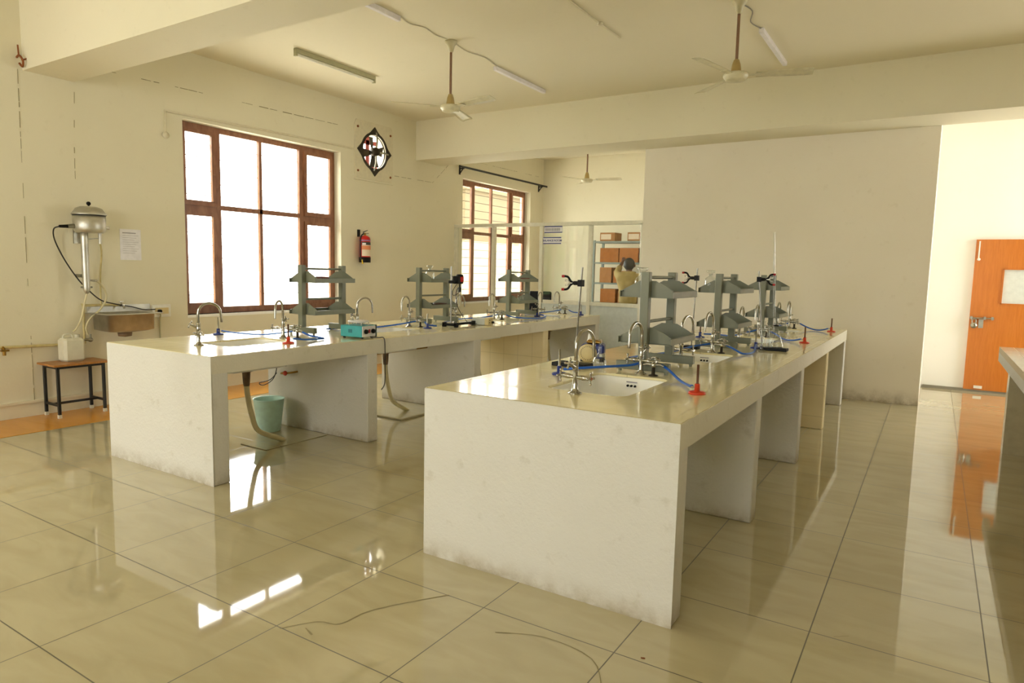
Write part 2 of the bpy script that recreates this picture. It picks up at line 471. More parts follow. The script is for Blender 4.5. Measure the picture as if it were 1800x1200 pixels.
for i_, (a_, b_) in enumerate(BW):
    w_ = window(5+i_, 0, ['brown window in the back wall, nearer the left corner', 'brown window in the back wall, behind the viewpoint'][i_])
    w_.location = (a_, YB-.126, .866); w_.rotation_euler = (0, 0, 0)
    w_.matrix_world = Matrix(((0, 1, 0, a_), (1, 0, 0, YB-.126), (0, 0, 1, .866), (0, 0, 0, 1))) if False else Matrix.Translation((b_, YB-.126, .866)) @ Matrix.Rotation(pi/2, 4, 'Z')
# corridor window (to the right, out of view, the daylight on the white wall)
wr = thing('window_4', 'tall window in the right wall lighting the corridor', 'window', (XR, 8.95, .3)); wr['kind'] = 'structure'
f = MB(); 
for a, b, c, d in ((0, 1.35, 0, .06), (0, 1.35, 2.64, 2.7), (0, .06, 0, 2.7), (1.29, 1.35, 0, 2.7), (.65, .7, 0, 2.7)): f.box(.05, .1, a, b, c, d)
f.build('frame', 'wood', wr); MB().box(.07, .075, .06, 1.29, .06, 2.64).build('pane', 'glass', wr)

# door ----------------------------------------------------------------------
dr = thing('door_1', 'orange laminate door with small pale glass panel', 'door', (.402, 10.467, .03)); dr['kind'] = 'structure'
grid_holes(MB(), 0, 1.0, 0, 1.92, -.035, .0, [(.315, .72, 1.12, 1.545)], lambda u, v, w: (u, w, v)).build('leaf', 'orange', dr)
pv = MB().box(.315, .72, -.022, -.012, 1.12, 1.545).build('vision_panel', 'frost', dr)
bd = MB()
for a, b, c, d in ((.305, .73, 1.11, 1.122), (.305, .73, 1.543, 1.555), (.305, .317, 1.11, 1.555), (.718, .73, 1.11, 1.555)): bd.box(a, b, -.045, -.035, c, d)
bd.build('panel_bead', 'orange', dr)
tb = MB(); tb.box(.03, .045, -.05, -.035, 1.68, 1.9).sphere((.04, -.05, 1.67), .018); tb.build('tower_bolt', 'white', dr)
lb = MB(); lb.cyl((-.0, -.055, .925), (.26, -.055, .925), .008, n=8)
for xx in (.02, .16, .24): lb.box(xx-.012, xx+.012, -.064, -.035, .905, .945)
lb.box(.10, .15, -.048, -.035, .80, .91)
la = lb.build('latch', 'dull_metal', dr)
pk = MB(); pk.tube([(.03, -.06, .86), (.03, -.06, .9), (.05, -.06, .915), (.07, -.06, .9), (.07, -.06, .86)], .006, sub=3); pk.lathe([(.0, -.018), (.036, -.018), (.036, .012), (0, .012)], (.05, -.06, .83), (0, 1, 0), 16)
pk.build('padlock', 'dull_metal', dr)
MB().box(.11, .20, -.05, -.035, .02, .055).build('floor_stop', 'white', dr)

# ------------------------------------------------------------------ outside
eb = thing('neighbouring_building', 'beige building seen through the bars of the far window', 'building', (-13.5, 18.4, -.5))
MB().box(-4, 0, 0, 14, 2.9, 4.6).build('upper_wall', 'ext_beige', eb)
MB().box(-4, .0, 0, 14, 0, 2.9).build('lower_wall', 'ext_white', eb)
MB().box(-4.1, .12, -.1, 14.2, 4.6, 4.72).build('roof_edge', 'ext_beige', eb)
struct(MB().box(-8.75, -7.21, 9.0, 12.2, 3.2, 3.28).build('sky_blocker', 'ext_white'), 'concrete sunshade slab outside above the barred window', 'sunshade')  # added out of view, dims the side room by shading its window
struct(MB().box(-60, -7.25, -40, 60, -.6, -.5).build('ground_outside', 'ext_ground'), 'pale ground outside the windows', 'ground')

random.seed(21)
hd = MB(); ny, nz = 46, 12; v = []
for i in range(ny+1):
    for j in range(nz+1):
        y = -14 + 17.5*i/ny; z_ = -.5 + 4.6*j/nz
        v.append((-12.6 + random.uniform(-.35, .35) - .6*(j/nz)**2, y + random.uniform(-.12, .12), z_ + random.uniform(-.15, .15) + (random.uniform(-.3, .4) if j == nz else 0)))
n0 = len(v); v += [(p[0]-1.6, p[1], p[2]) for p in v]
f_ = [(i*(nz+1)+j, (i+1)*(nz+1)+j, (i+1)*(nz+1)+j+1, i*(nz+1)+j+1) for i in range(ny) for j in range(nz)]
f_ += [tuple(n0+q for q in reversed(t)) for t in f_]
f_ += [(i*(nz+1)+nz, (i+1)*(nz+1)+nz, n0+(i+1)*(nz+1)+nz, n0+i*(nz+1)+nz) for i in range(ny)]
hd.add(v, f_, False); tag(hd.build('hedge', 'ext_green'), 'tall green hedge outside, mirrored faintly in the partition glass', 'hedge')

# small marks on the floor
def mark(pts, w_, label, mat='stain', name='floor_crack'):
    pts = catmull([Vector(p) for p in pts], 4); m_ = MB(); v = []
    for i, p in enumerate(pts):
        d = (pts[min(i+1, len(pts)-1)]-pts[max(i-1, 0)]).normalized(); g_ = Vector((-d.y, d.x, 0))*w_*random.uniform(.5, 1.2)
        v += [p+g_, p-g_]
    m_.add(v, [(2*i, 2*i+1, 2*i+3, 2*i+2) for i in range(len(pts)-1)])
    struct(m_.build(name, mat), label, 'crack')
E0 = .0012
mark([(-2.10, 1.66, E0), (-2.02, 1.78, E0), (-1.93, 1.82, E0), (-1.9, 1.98, E0), (-1.72, 2.26, E0)], .003, 'fine crack across a floor tile left of the nearer bench')
mark([(-2.02, 1.72, E0), (-1.96, 1.70, E0)], .004, 'short dark chip line in the floor')
mark([(-1.38, 2.12, E0), (-1.2, 2.2, E0), (-.98, 2.17, E0), (-.87, 2.02, E0)], .002, 'curved hairline crack in front of the nearer bench')
mark([(-1.0, 1.72, E0), (-.97, 1.725, E0), (-.955, 1.72, E0)], .007, 'small rusty spot on the floor', 'rust')
mark([(-.83, 2.28, E0), (-.815, 2.285, E0)], .006, 'rust-brown speck by the bench corner', 'rust')
mark([(-.24, 2.86, E0), (-.19, 2.9, E0)], .002, 'tiny dark scratch on the aisle floor')

# ------------------------------------------------------------------ benches
PIERS = [(0, .12), (1.39, 1.505), (2.88, 3.0), (4.28, 4.40), (5.71, 5.83)]
def bench(name, label, x0, x1, y0, holes, tile_from):
    root = thing(name, label, 'laboratory bench', (x0, y0, 0))
    W = x1-x0; L = 5.83
    hs = [(a-x0, b-x0, c-y0, d-y0) for a, b, c, d in holes]
    tp = grid_holes(MB(), 0, W, 0, L, .80, .85, hs, lambda u, v, w: (u, v, w))
    r = .07
    for a, b, c, d in hs:                       # rounded corners of the cut-outs
        for cx, cy, sx, sy in ((a, c, 1, 1), (b, c, -1, 1), (b, d, -1, -1), (a, d, 1, -1)):
            arc = [(cx+sx*(r-r*sin(t)), cy+sy*(r-r*cos(t))) for t in [pi/2*k/6 for k in range(7)]]
            poly = [(cx, cy)] + arc
            if sx*sy < 0: poly = poly[::-1]
            tp.prism([(p[0], p[1]) for p in poly][::-1], (0, 0, .80), (1, 0, 0), (0, 1, 0), .05)
    tp.build('countertop', 'top', root)
    for k, (a, b) in enumerate(PIERS):
        q = MB(); q.bbox(0, W, a, b, 0, .80 if k in (0,) else .8, .006)
        mat = 'cream_tile' if k == tile_from else 'bench'
        q.build('pier', mat, root)
    # plastered edge beams hanging below the slab on both long sides
    for s in (0, 1):
        xa, xb = (0, .07) if s == 0 else (W-.07, W)
        for k in range(4):
            a = PIERS[k][1]; b = PIERS[k+1][0]
            fm = MB().box(xa, xb, a, b, .73, .80)
            fm.build('edge_beam', 'cream_tile_side' if (k == 3 and tile_from == 3) else 'fascia', root)
        sm = MB()
        sm.box(W if s else -.003, (W+.003) if s else 0, 0.0, L, .735, .846)
        sm.build('edge_face', 'fascia', root)
    MB().box(-.003, W+.003, -.004, .0, .0, .847).build('end_face', 'bench', root)
    MB().box(.07, W-.07, .12, L-.12, .77, .80).build('slab_soffit', 'bench', root) if False else None
    return root
NBX0, NBX1, NBY = -2.094, -.807, 2.545
LBX0, LBX1, LBY = -5.094, -3.85, 2.55
nb_s = [(2.92, 3.58), (4.45, 5.0), (6.09, 6.63), (7.52, 7.98)]
lb_s = [(2.93, 3.5), (4.45, 5.06), (6.0, 6.56), (7.75, 8.16)]
nbx, lbx = (-1.64, -1.20), (-4.62, -4.2)
bench('lab_bench', 'nearest white plastered lab bench, its scuffed end wall facing us', NBX0, NBX1, NBY, [(*nbx, *s) for s in nb_s], 3)
bench('lab_bench', 'left white plastered lab bench standing towards the big window', LBX0, LBX1, LBY, [(*lbx, *s) for s in lb_s], 3)

def rrect(w, l, r, z, n=6):
    p = []
    for cx, cy, a0 in ((w/2-r, l/2-r, 0), (-w/2+r, l/2-r, pi/2), (-w/2+r, -l/2+r, pi), (w/2-r, -l/2+r, 1.5*pi)):
        for k in range(n+1):
            t = a0 + pi/2*k/n; p.append((cx+r*cos(t), cy+r*sin(t), z))
    return p
def make_sink(x, y, w, l, label, hose=False):
    root = thing('ceramic_sink', label, 'sink', (x, y, .84), 0, 'ceramic sinks let into the benches')
    b = MB(); rings = [rrect(w+.03, l+.03, .08, -.045), rrect(w-.006, l-.006, .068, -.045), rrect(w-.012, l-.012, .066, -.004), rrect(w-.02, l-.02, .064, -.001), rrect(w-.035, l-.035, .06, -.006),
                       rrect(w-.06, l-.06, .055, -.12), rrect(w-.10, l-.10, .05, -.172), rrect(w-.2, l-.2, .04, -.182), rrect(.05, .05, .02, -.186)]
    n = len(rings[0]); v = [p for q in rings for p in q]
    b.add(v, [(k*n+i, k*n+(i+1) % n, (k+1)*n+(i+1) % n, (k+1)*n+i) for k in range(1, len(rings)-1) for i in range(n)], True)
    rings = [rrect(w-.006, l-.006, .068, -.045), rrect(w-.02, l-.02, .06, -.13), rrect(w-.06, l-.06, .05, -.19), rrect(.04, .04, .018, -.2)]
    v = [p for q in rings for p in q]
    b.add(v, [(k*n+i, (k+1)*n+i, (k+1)*n+(i+1) % n, k*n+(i+1) % n) for k in range(len(rings)-1) for i in range(n)], True)
    o = b.build('basin', 'sink', root)
    h = MB()
    for k in (-1, 0, 1): h.cyl((k*.022, l/2-.024, -.045), (k*.022, l/2-.028-.006, -.045), .0065, n=12)
    h.build('overflow_holes', 'blackp', o)
    mk = MB().box(-.032, .032, l/2-.0235, l/2-.026, -.027, -.021); mk.build('maker_mark', 'inkg', o)
    MB().lathe([(.0, -.186), (.03, -.184), (.033, -.18), (.02, -.181)], (0, 0, 0), (0, 0, 1), 20).build('drain_grate', 'chrome', root)
    MB().lathe([(.05, -.195), (.055, -.215), (.03, -.225), (.026, -.30), (.022, -.33), (.0, -.33)], (0, 0, 0), (0, 0, 1), 20).build('waste_outlet', 'brownflange', root)
    return root
ORD = ['nearest', 'second', 'third', 'farthest']
for k, (a, b) in enumerate(nb_s):
    make_sink((nbx[0]+nbx[1])/2, (a+b)/2, nbx[1]-nbx[0], b-a, f'white ceramic sink, {ORD[k]} one along the nearer bench')
for k, (a, b) in enumerate(lb_s):
    make_sink((lbx[0]+lbx[1])/2, (a+b)/2, lbx[1]-lbx[0], b-a, f'white ceramic sink, {ORD[k]} one along the window-side bench')

# ------------------------------------------------------------------ swan-neck taps
def cross_handle(mb, c, d, r=.026):
    c = Vector(c); d = Vector(d).normalized(); a, b = axes(d)
    mb.cyl(c-d*.006, c+d*.006, .008, n=10)
    for k in range(2):
        e = a if k == 0 else b
        mb.cyl(c-e*r, c+e*r, .0045, n=8); mb.sphere(c-e*r, .0065, 6); mb.sphere(c+e*r, .0065, 6)
def make_tap():
    """spout arcs towards local +Y, cross-handled side valves along X"""
    root = thing('swan_neck_tap', '', 'tap', (0, 0, .85), 0, 'swan-neck laboratory taps')
    MB().lathe([(0, 0), (.034, 0), (.034, .006), (.02, .012), (.014, .03), (.0125, .10), (.016, .115), (.0125, .13), (.0125, .155), (.016, .16), (.0, .165)], n=20).build('column', 'chrome', root)
    p = [(0, .0, .155), (0, 0, .22)] + [(0, .075-.075*cos(t), .228+.075*sin(t)) for t in [pi*k/8 for k in range(1, 8)]] + [(0, .15, .228), (0, .153, .185), (0, .154, .165)]
    MB().tube(p, [.0095, .008], n=12, sub=3).build('spout', 'chrome', root)
    for s in (-1, 1):
        v = MB(); v.tube([(0, 0, .082), (s*.02, 0, .082), (s*.03, 0, .082), (s*.045, 0, .082), (s*.06, 0, .082), (s*.075, 0, .082), (s*.085, 0, .082)], [.008, .008, .011, .013, .011, .008, .007], n=12)
        vo = v.build('side_valve', 'chrome', root)
        h = MB(); cross_handle(h, (s*.088, 0, .082), (s, 0, 0)); h.build('cross_handle', 'chrome', vo)
    v = MB(); v.tube([(0, 0, .125), (0, -.03, .14), (0, -.05, .15)], [.01, .009, .007], n=10)
    vo = v.build('top_valve', 'chrome', root); h = MB(); cross_handle(h, (0, -.055, .152), (0, -1, .5), .022); h.build('cross_handle', 'chrome', vo)
    return root
tap0 = make_tap(); used = [False]
def place_tap(x, y, rz, label):
    if not used[0]:
        used[0] = True; tap0.location = (x, y, .85); tap0.rotation_euler = (0, 0, rz); tap0['label'] = label; return tap0
    return dup(tap0, (x, y, .85), rz, label)
for i, (x, y, s, rz) in enumerate([(-1.43, 2.86, 'near', -.15), (-1.41, 3.66, 'far', pi-.1), (-1.41, 4.385, 'near', -.2), (-1.39, 5.06, 'far', pi-.1),
                       (-1.43, 6.03, 'near', 0), (-1.41, 6.70, 'far', pi), (-1.39, 7.485, 'near', 0), (-1.36, 8.04, 'far', pi)]):
    place_tap(x, y, rz, f'chrome swan-neck tap at the {s} end of the {ORD[i//2]} sink, nearer bench')
for i, (x, y, s, rz) in enumerate([(-4.44, 2.85, 'near', -.5), (-4.43, 3.58, 'far', pi+.5), (-4.44, 4.415, 'near', -.3), (-4.44, 5.13, 'far', pi+.2),
                       (-4.46, 5.935, 'near', 0), (-4.42, 6.63, 'far', pi+.2), (-4.42, 7.68, 'near', .2), (-4.40, 8.23, 'far', pi)]):
    place_tap(x, y, rz, f'chrome swan-neck tap at the {s} end of the {ORD[i//2]} sink, window-side bench')

# gas turrets: short brown-brass post with two cross-handled nozzles
def make_turret():
    root = thing('gas_tap', '', 'gas tap', (0, 0, .85), 0, 'brass gas taps beside the sinks')
    MB().lathe([(0, 0), (.028, 0), (.026, .006), (.011, .01), (.010, .05), (.0, .052)], n=18).build('post', 'fandark', root)
    MB().lathe([(0, .048), (.015, .05), (.017, .062), (.013, .078), (0, .08)], n=18).build('turret_head', 'chrome', root)
    for s in (-1, 1):
        n = MB(); n.tube([(s*.015, 0, .065), (s*.04, -.0, .067), (s*.06, -.0, .06)], [.008, .006, .005], n=8); n.build('nozzle', 'dull_metal', root)
        h = MB(); cross_handle(h, (s*.02, -.0, .10), (s*.4, 0, 1), .018); h.build('cross_handle', 'chrome', root)
    return root
tur0 = make_turret(); first = True
TUR = [(-1.33, 3.65, 'nearest sink of the nearer bench'), (-1.32, 5.06, 'second sink of the nearer bench'), (-1.33, 6.70, 'third sink of the nearer bench'), (-1.31, 8.06, 'farthest sink of the nearer bench'),
       (-4.33, 3.64, 'nearest sink of the window-side bench'), (-4.33, 5.17, 'second sink of the window-side bench'), (-4.34, 6.68, 'third sink of the window-side bench'), (-4.32, 8.25, 'farthest sink of the window-side bench')]
for x, y, w in TUR:
    lab = f'brass gas tap just behind the {w}'
    if first: tur0.location = (x, y, .85); tur0['label'] = lab; first = False
    else: dup(tur0, (x, y, .85), 0, lab)

# ------------------------------------------------------------------ Bunsen burners
def burner(x, y, col, label, rz=0, tube='rust_brown'):
    root = thing('bunsen_burner', label, 'burner', (x, y, .85), rz, f'{"red" if col == "redp" else "blue"}-based bunsen burners')
    MB().lathe([(0, 0), (.042, 0), (.042, .008), (.036, .012), (.014, .014), (.0125, .05), (.0, .052)], n=24).build('base', col, root)
    MB().lathe([(.008, .05), (.008, .054), (.0065, .056), (.0065, .145), (.005, .145), (.005, .12)], n=14).build('barrel', tube, root)
    MB().cyl((0, 0, .032), (-.03, 0, .034), .005, n=8).build('gas_inlet', 'dull_metal', root)
    return root
burner(-.952, 3.238, 'redp', 'red bunsen burner near the corner of the nearer bench', .3)
burner(-.94, 6.357, 'redp', 'red bunsen burner mid-way along the right edge of nearer bench')
burner(-.912, 7.913, 'redp', 'red bunsen burner at the far end of the nearer bench')
burner(-1.775, 3.343, 'blue', 'blue bunsen burner behind the nearest tap of the nearer bench', 2.6, 'dull_metal')
burner(-1.821, 6.20, 'blue', 'blue bunsen burner left of the middle rack, nearer bench', 2.6)
burner(-1.19, 5.60, 'blue', 'blue bunsen burner hidden behind the measuring cylinders', 2.6, 'dull_metal')
burner(-5.02, 3.40, 'blue', 'blue bunsen burner at the window edge of the window-side bench', 2.6, 'dull_metal')
burner(-4.10, 3.36, 'redp', 'red bunsen burner in front of the second tap, window-side bench', .3)
burner(-4.18, 5.10, 'blue', 'blue bunsen burner left of the black retort stand foot', .3, 'dull_metal')
burner(-4.30, 7.45, 'blue', 'blue bunsen burner at the foot of the farthest rack', .3, 'blackp')
burner(-4.05, 8.2, 'blue', 'blue bunsen burner in the far corner of the window-side bench', .3, 'dull_metal')

def hose(pts, label, mat='hose', r=.0075, name='rubber_hose', cat='hose', group='blue gas hoses on the benches'):
    o = MB().tube(pts, r, n=8, sub=6).build(name, mat)
    return tag(o, label, cat, group)
T_ = .861
hose([(-1.42, 3.70, .915), (-1.47, 3.64, .90), (-1.56, 3.48, .90), (-1.66, 3.37, .895), (-1.745, 3.34, .884)], 'blue hose from nearest gas tap to the blue burner')
hose([(-1.30, 3.70, .91), (-1.24, 3.66, .89), (-1.13, 3.52, T_), (-1.03, 3.36, T_+.005), (-.982, 3.25, .884)], 'blue hose running to the nearest red burner')
hose([(-1.42, 5.10, .91), (-1.52, 5.02, .89), (-1.62, 4.75, T_), (-1.70, 4.4, T_), (-1.72, 4.25, T_)], 'blue hose behind the nearest rack, nearer bench')
hose([(-1.30, 5.10, .91), (-1.24, 5.08, .89), (-1.16, 5.05, T_), (-1.12, 5.2, T_), (-1.16, 5.45, .875), (-1.18, 5.56, .884)], 'blue hose looping to the measuring cylinders')
hose([(-1.43, 6.72, .91), (-1.5, 6.68, .89), (-1.6, 6.5, T_), (-1.7, 6.3, .88), (-1.79, 6.21, .884)], 'blue hose to the blue burner left of the middle rack')
hose([(-1.31, 6.72, .91), (-1.24, 6.7, .88), (-1.14, 6.5, T_), (-1.05, 6.4, T_+.003), (-.972, 6.357, .884)], 'blue hose to the middle red burner')
hose([(-1.25, 8.06, .91), (-1.18, 8.03, .88), (-1.08, 7.93, T_), (-1.0, 7.9, T_+.005), (-.944, 7.912, .884)], 'blue hose to the farthest red burner')
hose([(-1.37, 8.06, .91), (-1.45, 8.0, .88), (-1.5, 7.8, T_), (-1.53, 7.6, T_)], 'short blue hose beside the farthest rack, nearer bench')
hose([(-4.39, 3.64, .905), (-4.5, 3.62, .885), (-4.7, 3.57, T_), (-4.88, 3.47, .87), (-4.99, 3.41, .884)], 'thin blue hose crossing behind the nearest window-side sink', r=.006)
hose([(-4.27, 3.64, .905), (-4.2, 3.66, .88), (-4.12, 3.72, T_), (-4.1, 3.66, T_), (-4.08, 3.5, .87), (-4.09, 3.4, .884)], 'blue hose doubled back to the window-side red burner')
hose([(-4.39, 5.17, .905), (-4.46, 5.0, .88), (-4.54, 4.75, T_), (-4.66, 4.5, T_), (-4.72, 4.3, T_)], 'blue hose behind the teal stirrer box')
hose([(-4.27, 5.17, .905), (-4.22, 5.15, .88), (-4.15, 5.2, .87), (-4.14, 5.12, .884)], 'short blue hose beside the retort stand foot')
hose([(-4.40, 6.68, .905), (-4.48, 6.6, .88), (-4.62, 6.35, T_), (-4.66, 6.0, T_), (-4.63, 5.99, .87)], 'pale blue hose behind the black retort stand')
hose([(-4.28, 6.68, .905), (-4.2, 6.75, .88), (-4.1, 7.0, T_), (-4.1, 7.3, T_), (-4.2, 7.45, .87), (-4.27, 7.45, .884)], 'blue hose curving in front of the farthest rack')
hose([(-4.38, 8.25, .905), (-4.46, 8.1, .88), (-4.6, 7.8, T_), (-4.6, 7.65, T_)], 'blue hose from the farthest window-side gas tap leftwards')
hose([(-4.26, 8.25, .905), (-4.2, 8.26, .88), (-4.12, 8.28, .875), (-4.08, 8.22, .884)], 'blue hose to the burner in the far bench corner')

# ------------------------------------------------------------------ reagent racks
def make_rack(dist):
    root = thing('reagent_rack', '', 'rack', (0, 0, .85), 0, 'grey-green steel reagent racks')
    hw = .163; ct = .045
    for yy in (0, dist):
        MB().bbox(-.026, .026, yy-ct/2, yy+ct/2, .06, .592, .003).build('upright', 'rack', root)
        ft = MB().bbox(-hw, hw, yy-.02, yy+.02, .015, .065, .003); fo = ft.build('foot', 'rack', root)
        for s in (-1, 1): MB().cyl((s*(hw-.02), yy, 0), (s*(hw-.02), yy, .016), .01, .012, n=12).build('rubber_foot', 'greycap', fo)
    for z in (.170, .442):
        t = MB()
        t.box(-hw, hw, -.0, dist, z, z+.003)
        for s in (-1, 1):
            t.box(s*hw, s*(hw-.003), 0, dist, z, z+.038); t.box(s*hw, s*(hw-.014), 0, dist, z+.035, z+.038)
        t.build('shelf_tray', 'rack', root)
        for yy, sgn in ((ct/2+.004, 1), (dist-ct/2-.001, -1)):
            poly = [(-hw, z), (hw, z), (hw, z+.038), (.05, z+.098), (-.05, z+.098), (-hw, z+.038)]
            e = MB().prism(poly, (0, yy-.0015+(.0 if sgn > 0 else 0), 0), (1, 0, 0), (0, 0, 1), -.003 if True else 0)
            e.build('end_plate', 'rack', root)
    for z in (.30, .560): MB().cyl((0, .0, z), (0, dist, z), .0095, n=12).build('cross_rod', 'rack', root)
    return root
rk1 = make_rack(.46)
RK = [(-1.425, 3.73, 'nearest reagent rack, dark red item on its upper shelf'), (-1.43, 5.31, 'middle grey-green rack of the nearer bench, flask on top'),
      (-1.44, 6.97, 'grey-green rack behind the black burette clamp, nearer bench'), (-4.565, 3.89, 'grey-green rack in front of the big window'),
      (-4.56, 5.42, 'grey-green rack with clear bottle above a brown bowl'), (-4.55, 7.15, 'grey-green rack holding round flasks, before the glass partition')]
for i, (x, y, l) in enumerate(RK):
    if i == 0: rk1.location = (x, y, .85); rk1['label'] = l
    else: dup(rk1, (x, y, .85), 0, l)
tag(MB().bbox(-.06, .06, -.05, .05, 0, .03, .006).build('wooden_block', 'redshelf'), 'dark red block lying on the upper shelf of nearest rack', 'block', None, (-1.36, 4.02, 1.295))
tag(MB().bbox(-.05, .05, -.04, .04, 0, .05, .006).build('wooden_block', 'redshelf'), 'dark red block on upper rack shelf before the big window', 'block', None, (-4.55, 4.1, 1.295))
tag(MB().bbox(-.05, .05, -.05, .05, 0, .045, .006).build('wooden_block', 'redshelf'), 'dark red block on the upper shelf of the farthest window-side rack', 'block', None, (-4.53, 7.5, 1.295))

# ------------------------------------------------------------------ glassware
def lathe_obj(name, prof, label, cat, loc, mat='lab', group=None, n=28):
    o = MB().lathe(prof, n=n).build(name, mat); return tag(o, label, cat, group, loc)
def flask(loc, label, s=1.0, stop=False):
    pr = [(0, 0), (.030, 0), (.040, .006), (.046, .03), (.043, .055), (.028, .085), (.0085, .105), (.0075, .19), (.010, .193)]
    root = thing('volumetric_flask', label, 'flask', loc)
    MB().lathe([(a*s, b*s) for a, b in pr], n=28).build('bulb', 'lab', root)
    if stop: MB().lathe([(.007*s, .18*s), (.009*s, .2*s), (.014*s, .215*s), (.01*s, .22*s), (0, .22*s)], n=16).build('stopper', 'lab', root)
    return root
flask((-1.70, 3.72, .85), 'clear round flask beside the black stand base on nearer bench', .92)
def bottle(loc, label, s=1.0):
    root = thing('glass_bottle', label, 'bottle', loc)
    MB().lathe([(a*s, b*s) for a, b in [(0, 0), (.040, 0), (.044, .006), (.044, .085), (.036, .105), (.016, .12), (.015, .135), (.02, .138)]], n=28).build('body', 'lab', root)
    MB().lathe([(a*s, b*s) for a, b in [(.012, .12), (.014, .14), (.030, .15), (.032, .165), (.012, .16), (0, .158)]], n=20).build('stopper', 'lab', root)
    return root
bottle((-4.58, 5.62, 1.295), 'clear stoppered bottle on the upper shelf of the middle window-side rack', 1.05)
bottle((-1.50, 3.86, 1.295), 'clear bottle behind the near upright of nearest rack', 1.05)
bottle((-1.52, 5.38, 1.295), 'clear bottle beside the near upright of the middle rack', 1.05)
bottle((-4.58, 7.30, 1.295), 'clear bottle on the upper shelf of the farthest window-side rack', 1.0)
bottle((-4.50, 7.36, 1.023), 'clear bottle on the lower shelf of the farthest window-side rack', .95)
lathe_obj('bowl', [(0, 0), (.05, 0), (.075, .035), (.08, .045), (.074, .042), (.05, .008), (0, .006)], 'brown bowl on the lower rack shelf behind the stirrer motor', 'bowl', (-4.50, 5.70, 1.023), 'kraft')
# measuring cylinders
for i, (x, y, h, l) in enumerate([(-1.12, 5.50, .23, 'tallest glass measuring cylinder left of the conical flask'), (-1.065, 5.53, .20, 'glass measuring cylinder between the tall one and stand'), (-1.10, 5.63, .15, 'short glass cylinder behind the two tall ones')]):
    root = thing('measuring_cylinder', l, 'measuring cylinder', (x, y, .85), 0, 'measuring cylinders on nearer bench')
    MB().lathe([(0, 0), (.026, 0), (.026, .006), (.015, .012), (.0, .013)], n=22).build('base', 'lab', root)
    MB().lathe([(.016, .012), (.016, h-.006), (.02, h)], n=22).build('body', 'lab', root)
root = thing('conical_flask', 'clear conical flask standing under the burette', 'flask', (-1.03, 5.62, .871))
MB().lathe([(0, 0), (.044, 0), (.048, .006), (.044, .02), (.016, .095), (.014, .115), (.02, .122)], n=28).build('body', 'lab', root)

# ------------------------------------------------------------------ retort stands
def clamp(root, p, dirx, diry, open_=.03, L=.10):
    """black three-pronged clamp with red tips, built at p pointing along (dirx,diry)"""
    p = Vector(p); d = Vector((dirx, diry, 0)).normalized(); e = Vector((0, 0, 1))
    hd = MB(); hd.box(p.x-.016, p.x+.016, p.y-.016, p.y+.016, p.z-.02, p.z+.02)
    hd.cyl(p, p+d*.045, .013, n=10); a = hd.build('boss_head', 'blackp', root)
    pr = MB(); q = p+d*.045
    for s in (-1, 1): pr.tube([q, q+d*.02+e*s*.012, q+d*.035+e*s*.034, q+d*.05+e*s*.04, q+d*.06+e*s*.04], .007, n=8, sub=3)
    c = pr.build('clamp_jaws', 'blackp', root)
    md = MB(); md.tube([q, q+d*.03], .006, n=8)
    for s in (-1, 1): md.tube([q+d*.03, q+d*.035+e*s*.012, q+d*.055+e*s*.013], .005, n=8)
    md.build('steel_fork', 'chrome', root)
    tp = MB()
    for s in (-1, 1): tp.cyl(q+d*.058+e*s*.04, q+d*.075+e*s*.04, .0085, n=10)
    tp.build('red_tips', 'redtip', c)
def stand(name, label, base, rod_top, loc):
    root = thing(name, label, 'retort stand', loc)
    x0, x1, y0, y1 = base
    MB().bbox(x0, x1, y0, y1, 0, .022, .003).build('base_plate', 'blackp', root)
    MB().cyl((0, 0, .02), rod_top, .0052, n=12).build('rod', 'rod', root)
    return root
r = stand('retort_stand', 'black-based retort stand with empty clamp behind the nearest tap', (-.13, .10, -.06, .06), (.045, -.02, .612), (-1.86, 3.70, .85))
clamp(r, (.0345, -.014, .515), -1, -.25)
r = stand('retort_stand', 'retort stand whose clamp holds the tall glass burette', (-.02, .19, -.05, .05), (-.06, .0, .62), (-1.13, 5.55, .85))
clamp(r, (-.053, 0, .555), 1, .15)
bu = thing('burette', 'tall glass burette clamped above the conical flask', 'burette', (-1.05, 5.58, .97))
MB().lathe([(.002, 0), (.0035, .07), (.0075, .085), (.0075, .80), (.009, .805)], (0, 0, 0), (-.06, 0, 1), n=14).build('tube', 'lab', bu)
MB().cyl((-.012, 0, .075), (.03, 0, .075), .007, n=10).build('stopcock', 'blackp', bu)
r = stand('retort_stand', 'slim retort stand half hidden behind the nearest rack', (-.05, .05, -.08, .08), (.01, .0, .61), (-1.45, 4.28+.2, .85)) if False else None
r = stand('retort_stand', 'slim retort stand with clamp showing behind the nearest rack', (-.06, .06, -.05, .05), (.02, .0, .63), (-1.60, 5.22, .85))
clamp(r, (.018, 0, .555), -1, .1)

